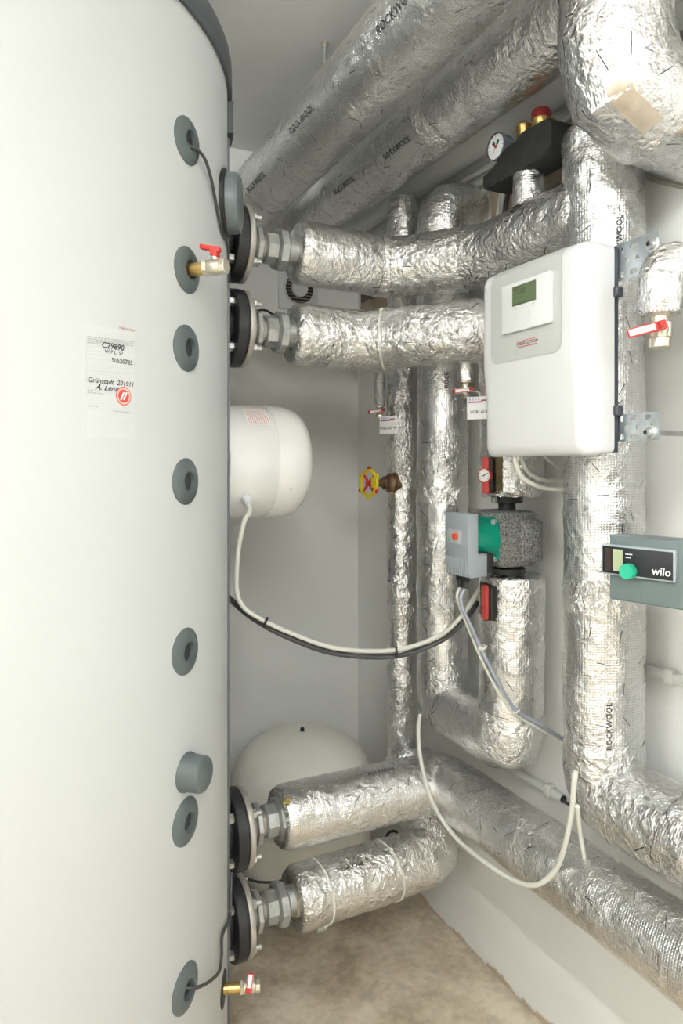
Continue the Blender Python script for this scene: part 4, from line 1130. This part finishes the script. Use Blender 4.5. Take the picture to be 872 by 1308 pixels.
# drain valves with tags
def drain(org, label, tagp, tag_word, tag_label, tag_w, flip):
    t = ball_valve('drain_valve', label, org, (0, 0, -1), .95, lever=(-.95, .3, -.14), stem_up=(-.25, -.95, 0), brass_len=.0, lever_len=.05, group='drain valves on the risers', print_=True)
    n = Vector((-.88, -.47, 0)); u = Vector((.47, -.88, 0)) ; tp = Vector(tagp)
    tt = thing('pipe_tag', tag_label, 'tag', tp, 'white pipe tags')
    b = MB().add(*rbox(tp, (tag_w, .002, .056), .0008, u, -n, (0, 0, 1))).build('tag_plate', PAPER, tt)
    f = tp + n * .0016
    MB().add(*text_flat(tag_word, .011, f - Vector((0, 0, .010)), u, (0, 0, 1), bold=.01)).build('lettering', INK, b, smooth=0)
    q = tp + n * .0013
    L_ = tag_w
    MB().add([q + u * (-.44 * L_) + Vector((0, 0, .013)), q + u * (.1 * L_) + Vector((0, 0, .013)), q + u * (.1 * L_) + Vector((0, 0, .0165)), q + u * (-.44 * L_) + Vector((0, 0, .0165))], [(0, 1, 2, 3)]).build('stripe', mat('ink_purple_red', (.35, .04, .10), .5), b, smooth=0)
    MB().add([q + u * (.08 * L_) + Vector((0, 0, .0165)), q + u * (.36 * L_) + Vector((0, 0, .0165)), q + u * (.36 * L_) + Vector((0, 0, .020)), q + u * (.08 * L_) + Vector((0, 0, .020))], [(0, 1, 2, 3)]).build('stripe', mat('ink_purple_red', (.35, .04, .10), .5), b, smooth=0)
    MB().add(*text_flat('HELL', .009, q + u * (-.16 * L_) + Vector((0, 0, .0215)), u, (0, 0, 1))).build('tag_print', mat('ink_pale_blue', (.42, .42, .6), .5), b, smooth=0) if False else None
    mb = MB()
    for k in range(4):
        x = (-.42 + .12 * k) * L_
        mb.add([q + u * x + Vector((0, 0, .0185)), q + u * (x + .085 * L_) + Vector((0, 0, .0185)), q + u * (x + .085 * L_) + Vector((0, 0, .0245)), q + u * x + Vector((0, 0, .0245))], [(0, 1, 2, 3)])
    mb.build('tag_print', mat('ink_pale_blue', (.50, .50, .66), .5), b, smooth=0)
    MB().add(*wire([tp + Vector((0, 0, .024)), tp + Vector((.006, .01, .04)), Vector(org) + Vector((0, 0, -.02))], .0016, 8)).build('tag_string', TIE, tt)
drain((1.118, 1.535, 1.721), 'nickel drain valve with red lever left of the control box', tuple(W(612, 521, 1.72)), 'VORLAUF', 'white pipe tag half hidden behind the control box', .066, 1)
drain((1.122, 2.012, 1.700), 'small drain valve with red lever beside the thin riser near the corner', tuple(W(496, 543, 2.19)), 'VORLAUF W', 'white pipe tag hanging before the thin riser', .066, 1)

# thermometer handles
def thermo(zc, hgt, label, gauge):
    t = thing('shutoff_handle', label, 'valve handle', (1.10, 1.43, zc - hgt / 2), 'red handles on the pump riser')
    c = Vector((1.094, 1.412, zc)); n = Vector((-.93, -.36, 0)).normalized() if gauge else Vector((-.995, -.1, 0)).normalized(); u = Vector((-n.y, n.x, 0)) * -1
    u = Vector((0, 0, 1)).cross(n) * -1
    MB().add(*rbox(c - n * .012, (.026, .034, hgt * .92), .006, n, u, (0, 0, 1))).build('black_body', BLKPL, t)
    po = rrect(.020, hgt, .008)
    f = MB().add(*extr(po, c + n * .002, u, (0, 0, 1), n, .008, .0015)).build('red_handle', REDM, t)
    if gauge:
        r = MB().add(*lathe([(.0185, 0), (.0185, .011), (.0165, .012), (.016, .010)], c + n * .003, n, 32)).build('gauge_ring', REDM, t)
        MB().add(*lathe([(.016, .0105), (.001, .0107)], c + n * .003, n, 32)).build('dial', PAPER, r)
        for k in range(9):
            a = math.radians(-40 + 260 * k / 8); q = c + n * .0140
            d_ = u * math.cos(a) + Vector((0, 0, 1)) * math.sin(a); s_ = n.cross(d_)
            MB().add([q + d_ * .0115 - s_ * .0005, q + d_ * .0115 + s_ * .0005, q + d_ * .0145 + s_ * .0005, q + d_ * .0145 - s_ * .0005], [(0, 1, 2, 3)]).build('tick', INK, r, smooth=0)
        q = c + n * .0143; d_ = (u * -.8 + Vector((0, 0, .5))).normalized(); s_ = n.cross(d_)
        MB().add([q - d_ * .004 - s_ * .0016, q - d_ * .004 + s_ * .0016, q + d_ * .0125 + s_ * .0004, q + d_ * .0125 - s_ * .0004], [(0, 1, 2, 3)]).build('needle', INK, r, smooth=0)
thermo(CAMZ - .024, .092, 'red shut-off handle with round thermometer above the green pump', True)
thermo(CAMZ - .341, .088, 'plain red shut-off handle below the green pump', False)

# ================================================================== GREEN PUMP
t = thing('circulation_pump', 'circulation pump with green motor, grey terminal box and speckled foam shell', 'pump', (1.19, 1.434, 1.22))
PZ = 1.3165
shell = MB().add(*rbox((1.160, 1.438, PZ), (.116, .146, .138), .012, seg=2))
shell.build('foam_shell', EPP, t)
MB().add(*rbox((1.195, 1.431, PZ - .004), (.064, .156, .106), .010, seg=2)).build('foam_ridge', EPP, t)
MB().add(*rbox((1.108, 1.432, PZ - .002), (.018, .128, .124), .007, seg=2)).build('foam_lip', EPP, t)
MB().add(*lathe([(.037, 0), (.040, .003), (.040, .017), (.037, .020)], (1.175, 1.434, 1.4045), (0, 0, 1), 28)).build('upper_union', BLKPL, t)
MB().add(*cyl((1.175, 1.434, 1.37), (1.175, 1.434, 1.44), .022, 24)).build('port', BLKPL, t)
MB().add(*lathe([(.044, 0), (.046, .003), (.046, .014), (.042, .017)], (1.175, 1.434, 1.2235), (0, 0, 1), 28)).build('lower_union', BLKPL, t)
MB().add(*rbox((1.135, 1.43, 1.414), (.02, .012, .016), .003)).build('lug', ZINC, t)
MB().add(*extr(rrect(.108, .112, .02), (1.101, 1.424, PZ), (0, -1, 0), (0, 0, 1), (-1, 0, 0), .010, .003)).build('motor_flange', GREEN, t)
MB().add(*lathe([(.048, .0), (.047, .03), (.042, .065), (.038, .09)], (1.095, 1.408, PZ), (-1, 0, 0), 48)).build('motor', GREEN, t)
for sy in (-1, 1):
    for sz in (-1, 1):
        MB().add(*lathe([(.0075, -.004), (.0075, .004), (.005, .006), (.0045, .003)], (1.091, 1.424 + sy * .044, PZ + sz * .045), (-1, 0, 0), 16)).build('flange_screw', ZINC, t)
ty0, ty1 = 1.335, 1.430
poly = [(.980, 1.250), (.980, 1.387), (1.010, 1.387), (1.010, 1.292), (1.036, 1.292), (1.036, 1.238), (.986, 1.236)]
tb = MB().add(*extr([(p[0], p[1]) for p in poly], (0, ty0, 0), (1, 0, 0), (0, 0, 1), (0, 1, 0), ty1 - ty0, .003)).build('terminal_box', PUMPGREY, t)
for k in range(11):
    MB().add(*rbox((.9795, ty0 + .008 + k * .0079, 1.2605), (.004, .0035, .042), .0012)).build('rib', PUMPGREY, tb)
MB().add(*extr(rrect(.056, .034, .002), (.9800, 1.389, 1.330), UY, UZ, NX, .0016, .0004)).build('dial_plate', mat('dial_plate_grey', (.42, .44, .45), .4), tb)
kb = MB().add(*lathe([(.0095, 0), (.0085, .006), (.001, .0065)], (.9783, 1.381, 1.331), NX, 20)).build('dial_knob', mat('orange_red', (.62, .10, .03), .4), tb)
MB().add(*rbox((.9715, 1.381, 1.331), (.0015, .002, .014), 0)).build('knob_mark', RED, kb, smooth=0)
MB().add(*boxv((.9779, 1.404, 1.3185), (.9784, 1.412, 1.3225))).build('plate_mark', KNOBG, tb, smooth=0)
for k in range(4): MB().add(*boxv((.9779, 1.365 + k * .009, 1.3435), (.9784, 1.367 + k * .009, 1.3455))).build('plate_mark', INKR, tb, smooth=0)
MB().add(*rbox((1.046, 1.36, 1.268), (.024, .045, .05), .005)).build('plug_block', BLKPL, t)
for k, yy_ in enumerate((1.392, 1.372)):
    MB().add(*hexa((.999, yy_, 1.238), (.999, yy_, 1.224), .0105, .001)).build('gland', BLKPL, tb)
    MB().add(*cyl((.999, yy_, 1.225), (.999, yy_, 1.207), .0065, 14)).build('gland_sleeve', BLKPL, tb)

# ================================================================== SECOND PUMP AT THE RIGHT EDGE
dW = Vector((.2243, -.974, 0)).normalized(); nW = Vector((-.974, -.2243, 0)).normalized(); UPV = Vector((0, 0, 1))
P0 = W(777.5, 683, 1.30); P0.z = 0
def mod(tt, zz, off=0.0): return P0 + dW * tt + UPV * zz + nW * off
t = thing('pump_module', 'grey pump module with black panel, green knob and white lettering at the right edge', 'pump', (1.15, 0.83, 1.25))
Zb, Zt = 1.2525, 1.371
LM = .27
MB().add(*rbox(mod(LM / 2, (Zb + Zt) / 2, -.03), (LM, .06, Zt - Zb), .004, dW, -nW, UPV)).build('housing', WILOGREY, t)
MB().add(*extr([(0, 0), (.0012, 0), (.0012, Zt - Zb - .006), (0, Zt - Zb - .006)], mod(.062, Zb + .003, .0), dW, UPV, nW, .0004)).build('housing_joint', mat('joint_dark', (.10, .13, .14), .5), t, smooth=0)
fr = MB().add(*rbox(mod(.0585, 1.327, .004), (.138, .009, .056), .0025, dW, -nW, UPV)).build('panel_frame', mat('frame_silver', (.33, .38, .40), .35), t)
MB().add(*rbox(mod(.058, 1.327, .0088), (.131, .0016, .049), .0006, dW, -nW, UPV)).build('panel', PANELBLK, fr)
MB().add(*rbox(mod(.023, 1.3275, .0100), (.019, .0008, .040), .0, dW, -nW, UPV)).build('screen', LCD2, fr, smooth=0)
MB().add(*rbox(mod(.004, 1.327, .0098), (.013, .0006, .042), .0, dW, -nW, UPV)).build('sensor_window', mat('sensor_brown', (.028, .016, .014), .3), fr, smooth=0)
kn = mod(.046, 1.3105, .009)
ko = MB().add(*lathe([(.0135, 0), (.0135, .013), (.0125, .0150), (.001, .0152)], kn, nW, 36)).build('knob', KNOBG, fr)
for k in range(18):
    a = 2 * PI * k / 18; d_ = dW * math.cos(a) + UPV * math.sin(a)
    MB().add(*rbox(kn + d_ * .0135 + nW * .0075, (.0012, .0018, .012), 0, d_, nW.cross(d_), nW)).build('knob_rib', KNOBG, ko, smooth=0)
MB().add(*text_flat('wilo', .020, mod(.1030, 1.3155, .0100), dW, UPV, bold=.012, shear=.12)).build('lettering', PAPER, fr, smooth=0)
for zz, nn in ((1.3405, 4), (1.3345, 3)):
    mb = MB()
    for k in range(nn): mb.add(*rbox(mod(.041 + .0035 * k - .0005 * nn, zz, .0099), (.0024, .0006, .0022), 0, dW, -nW, UPV))
    mb.build('panel_mark', PAPER, fr, smooth=0)
wp = Vector((1.19, 0.80, 0))
MB().add(*lathe([(.03, 1.19), (.055, 1.21), (.075, 1.26), (.075, 1.36), (.055, 1.41), (.03, 1.43)], wp, UPV, 32)).build('pump_body', BLACK, t)
MB().add(*cyl(mod(.17, 1.31, -.058), mod(.17, 1.31, -.058) - nW * .05, .05, 32)).build('motor_neck', BLACK, t)
t = lag_thing('insulated_pipe', 'foil-wrapped pipe standing under the pump module at the right edge', (1.19, .80, .8))
Q1 = Lag([(1.19, .80, .875), (1.19, .80, 1.20)], .068, seed=16, ref=(0, 1, 0), rfun=rend(0, .02)); Q1.build('foil_jacket', FOIL, t, caps=(False, True))
t = lag_thing('insulated_pipe', 'foil-wrapped pipe above the pump module at the right edge', (1.19, .80, 1.44))
Q2 = Lag(bend([(1.19, .80, 1.42), (1.19, .80, 2.05), (1.308, .80, 2.05)], .06, 4), .06, seed=17, ref=(0, 1, 0)); Q2.build('foil_jacket', FOIL, t)
# foil branch with valve
t = lag_thing('insulated_stub', 'short crumpled foil-wrapped branch above the brass valve at the right edge', (1.08, .89, 1.8))
bv = WX(842, 400, 1.075)
S5 = Lag(bend([(1.185, bv.y - .055, 1.872), (bv.x, bv.y, 1.866), (bv.x, bv.y, bv.z)], .032, 4), .0385, amp=.0015, wr=.0022, seed=18, seg=40, ref=(0, 1, 0), rfun=rend(0, .012)); S5.build('foil_jacket', FOILC, t)
t = thing('ball_valve', 'nickel valve with red lever bearing a white strip, right of the control box', 'valve', (bv.x, bv.y, bv.z - .065))
o = Vector((bv.x, bv.y, bv.z)); DN = Vector((0, 0, -1))
MB().add(*lathe([(.019, -.004), (.019, .006), (.016, .007)], o, DN, 24)).build('collar', NICKEL, t)
MB().add(*lathe([(.0155, .004), (.0155, .014), (.0145, .018), (.0165, .027), (.0165, .033), (.0145, .041), (.0145, .046)], o, DN, 32)).build('body', NICKEL, t)
MB().add(*cyl(o + DN * .045, o + DN * .064, .0195, 12, None, .002)).build('end_nut', NICKEL, t)
MB().add(*rbox(o + DN * .030 + Vector((.010, -.010, 0)), (.012, .012, .03), .003)).build('bypass_lug', NICKEL, t)
n_ = Vector((-.62, -.78, 0)); lv_ = (W(798, 430, 1.215) - W(843, 418, 1.215)).normalized()
hc = o + DN * .0265 + n_ * .024
MB().add(*cyl(o + DN * .029 + n_ * .012, hc, .008, 16)).build('stem', NICKEL, t)
sd = n_.cross(lv_).normalized()
lev = MB().add(*rbox(hc + lv_ * .004, (.02, .016, .017), .002, lv_, sd, n_)).add(*rbox(hc + lv_ * .034 + n_ * .004, (.062, .0165, .009), .0015, lv_, sd, n_)).build('lever', RED, t)
MB().add(*rbox(hc + lv_ * .039 + n_ * .0087, (.048, .011, .0006), 0, lv_, sd, n_)).build('lever_sticker', PAPER, lev, smooth=0)

# ================================================================== CABLES
def cable(name, label, pts, r, m, group=None, n=10, seg=10):
    o = MB().add(*wire(pts, r, seg, n=n)).build(name, m); return tag(o, label, 'cable', group)
def tk(px, py, off):
    be, z = tank_ray(px, py, off); return tank(be, z, off)
be, z = ROS[0]
cable('sensor_cable', 'black sensor cable from the uppermost grey rosette down the tank', [tank(be, z, -.008), tk(243, 187, .008), tk(252, 191, .014), tk(262, 204, .014), tk(269, 226, .010), tk(274, 250, .006), tk(279, 275, .005), tk(284, 297, .005), tank(-23.5, 1.985, .005), tank(-21, 1.95, .005), tank(-17, 1.92, .005)], .0032, CABLED)
be, z = ROS[6]
cable('sensor_cable', 'dark sensor cable from the lowest grey rosette up to the lowest flange', [tank(be, z, -.008), tk(246, 1262, .010), tk(258, 1259, .012), tk(271, 1251, .010), tk(280, 1240, .008), tk(283, 1220, .006), tk(284, 1195, .006), tank(-19.5, .485, .006), tank(-17.5, .53, .008), tank(-15.5, .56, .010)], .0032, CABLED)
ge = g + gn * .022
run = [W(302, 748, 1.66), W(309, 773, 1.66), W(330, 789, 1.67), W(370, 808, 1.70), W(430, 828, 1.75), W(505, 830, 1.80), W(560, 812, 1.82), W(590, 786, 1.80), W(612, 752, 1.84)]
cable('heater_cable', 'cream cable hanging from the heater drum and sagging across to the pump riser', [ge, ge + gn * .012 + Vector((0, 0, -.01)), W(311, 668, 1.64), W(304, 705, 1.65)] + run, .0058, CABLEW)
cable('heater_cable', 'thick black cable sagging below the cream one from tank to pump riser', [W(284, 752, 1.80), W(296, 767, 1.75), W(325, 791, 1.695), W(370, 815, 1.715), W(430, 835, 1.76), W(505, 838, 1.81), W(560, 820, 1.835), W(590, 796, 1.82), W(610, 770, 1.87)], .0068, CABLED)
for i, (px, py, zz) in enumerate(((339, 795, 1.678), (506, 833, 1.803))):
    c = W(px, py, zz); dr = (W(px + 20, py + (9 if i == 0 else -1), zz) - c).normalized()
    o = MB().add(*lathe([(.0125, -.003), (.0135, -.003), (.0135, .003), (.0125, .003), (.0125, -.003)], c, dr, 24, close=False)).build('cable_tie', BLKPL)
    tag(o, ['black cable tie on the sagging cables near the tank', 'black cable tie on the sagging cables before the thin riser'][i], 'cable tie', 'black ties on the sagging cables')
cable('sensor_cable', 'cream cable looping below the near riser across the low wall pipe', [W(536, 912, 1.985), W(534, 935, 1.965), W(538, 975, 1.945), W(552, 1025, 1.89), W(580, 1068, 1.82), W(620, 1102, 1.71), W(655, 1124, 1.63), W(685, 1130, 1.57), W(710, 1110, 1.535), W(723, 1072, 1.50), W(730, 1035, 1.475), W(733, 1000, 1.455), W(735, 985, 1.455)], .0058, CABLEW, n=12)
cable('sensor_cable', 'short cream cable from the near riser down to the low wall pipe', [W(737, 1030, 1.465), W(740, 1060, 1.50), W(746, 1095, 1.53), W(752, 1127, 1.585)], .0052, CABLEW)
cable('pump_cable', 'grey cable from the pump terminal box down the riser to the right', [(.999, 1.372, 1.209), W(588, 768, 1.66), W(601, 800, 1.67), (W(622, 845, 1.675)), W(643, 884, 1.68), W(660, 908, 1.685), W(690, 926, 1.70), W(716, 942, 1.72), W(735, 950, 1.74)], .0048, CABLEG)
cable('pump_cable', 'pale cable beside the grey one from the pump terminal box', [(.999, 1.392, 1.209), W(584, 765, 1.672), W(597, 800, 1.682), (W(616, 845, 1.687)), W(637, 886, 1.692), W(656, 911, 1.697), W(688, 930, 1.71), W(714, 944, 1.73), W(735, 955, 1.75)], .0036, CABLEW)
for i, (px, py, zz) in enumerate(((616, 827, 1.68), (658, 908, 1.69))):
    c = W(px, py, zz)
    o = MB().add(*lathe([(.011, -.0022), (.0118, -.0022), (.0118, .0022), (.011, .0022), (.011, -.0022)], c, (W(px + 20, py + 36, zz) - c).normalized(), 24, close=False)).add(*rbox(c + Vector((-.012, -.006, 0)), (.008, .008, .007), .001)).build('cable_tie', TIE)
    tag(o, ['upper white cable tie on the pump cables', 'lower white cable tie on the pump cables'][i], 'cable tie', 'white ties on the pump cables')
cable('box_cable', 'beige cable looping from under the control box, nearest of the three', [W(657, 578, 1.52), W(659, 594, 1.525), W(668, 611, 1.54), W(690, 622, 1.57), W(722, 625, 1.60), W(745, 622, 1.63)], .0052, CABLEW)
cable('box_cable', 'beige cable looping from under the control box above the nearest one', [W(664, 578, 1.55), W(667, 590, 1.555), W(677, 606, 1.57), W(698, 614, 1.60), W(722, 609, 1.63), W(745, 600, 1.65)], .0048, CABLEW)
cable('box_cable', 'thin grey cable under the right end of the control box', [W(690, 576, 1.52), W(700, 588, 1.53), W(715, 597, 1.55), W(735, 592, 1.58)], .0034, mat('cable_mid_grey', (.40, .41, .40), .5))
cable('wall_cable', 'grey-green cable on the wall behind the big foil elbow', [WX(800, 214, 1.303), WX(826, 226, 1.303), WX(850, 233, 1.303), WX(885, 240, 1.303), WX(930, 243, 1.303)], .0055, mat('cable_olive', (.42, .42, .34), .5))
cable('loop_cable', 'black cable loop behind the two lowest pipes', [W(512, 1072, 2.22), W(505, 1062, 2.22), W(496, 1064, 2.22), W(493, 1075, 2.22), W(497, 1088, 2.23), W(506, 1100, 2.24)], .0042, CABLEB)
cable('sensor_cable', 'black cable from the second flange to the pipe behind the union', [(.575, 1.82, 1.905), W(335, 396, 1.93), W(350, 402, 1.95), W(372, 406, 1.96), W(400, 404, 1.99)], .0032, CABLEB)
cable('sensor_cable', 'black cable sagging from the lowest flange to behind the lowest pipe', [(.56, 1.84, .41), W(312, 1121, 1.94), W(335, 1127, 1.95), W(362, 1124, 1.96), W(385, 1110, 1.97), W(420, 1104, 2.0)], .0034, CABLEB)
for k, (px, m_) in enumerate(((637, CABLEW), (641, CABLEW), (646, CABLEB))):
    cable('wall_cable', ['leftmost pale cable dropping behind the black safety group', 'second pale cable dropping behind the black safety group', 'black cable dropping behind the black safety group'][k], [WX(px + 22, 190, 1.296), WX(px + 8, 225, 1.296), WX(px, 262, 1.296), WX(px - 4, 300, 1.296)], .0055, m_)
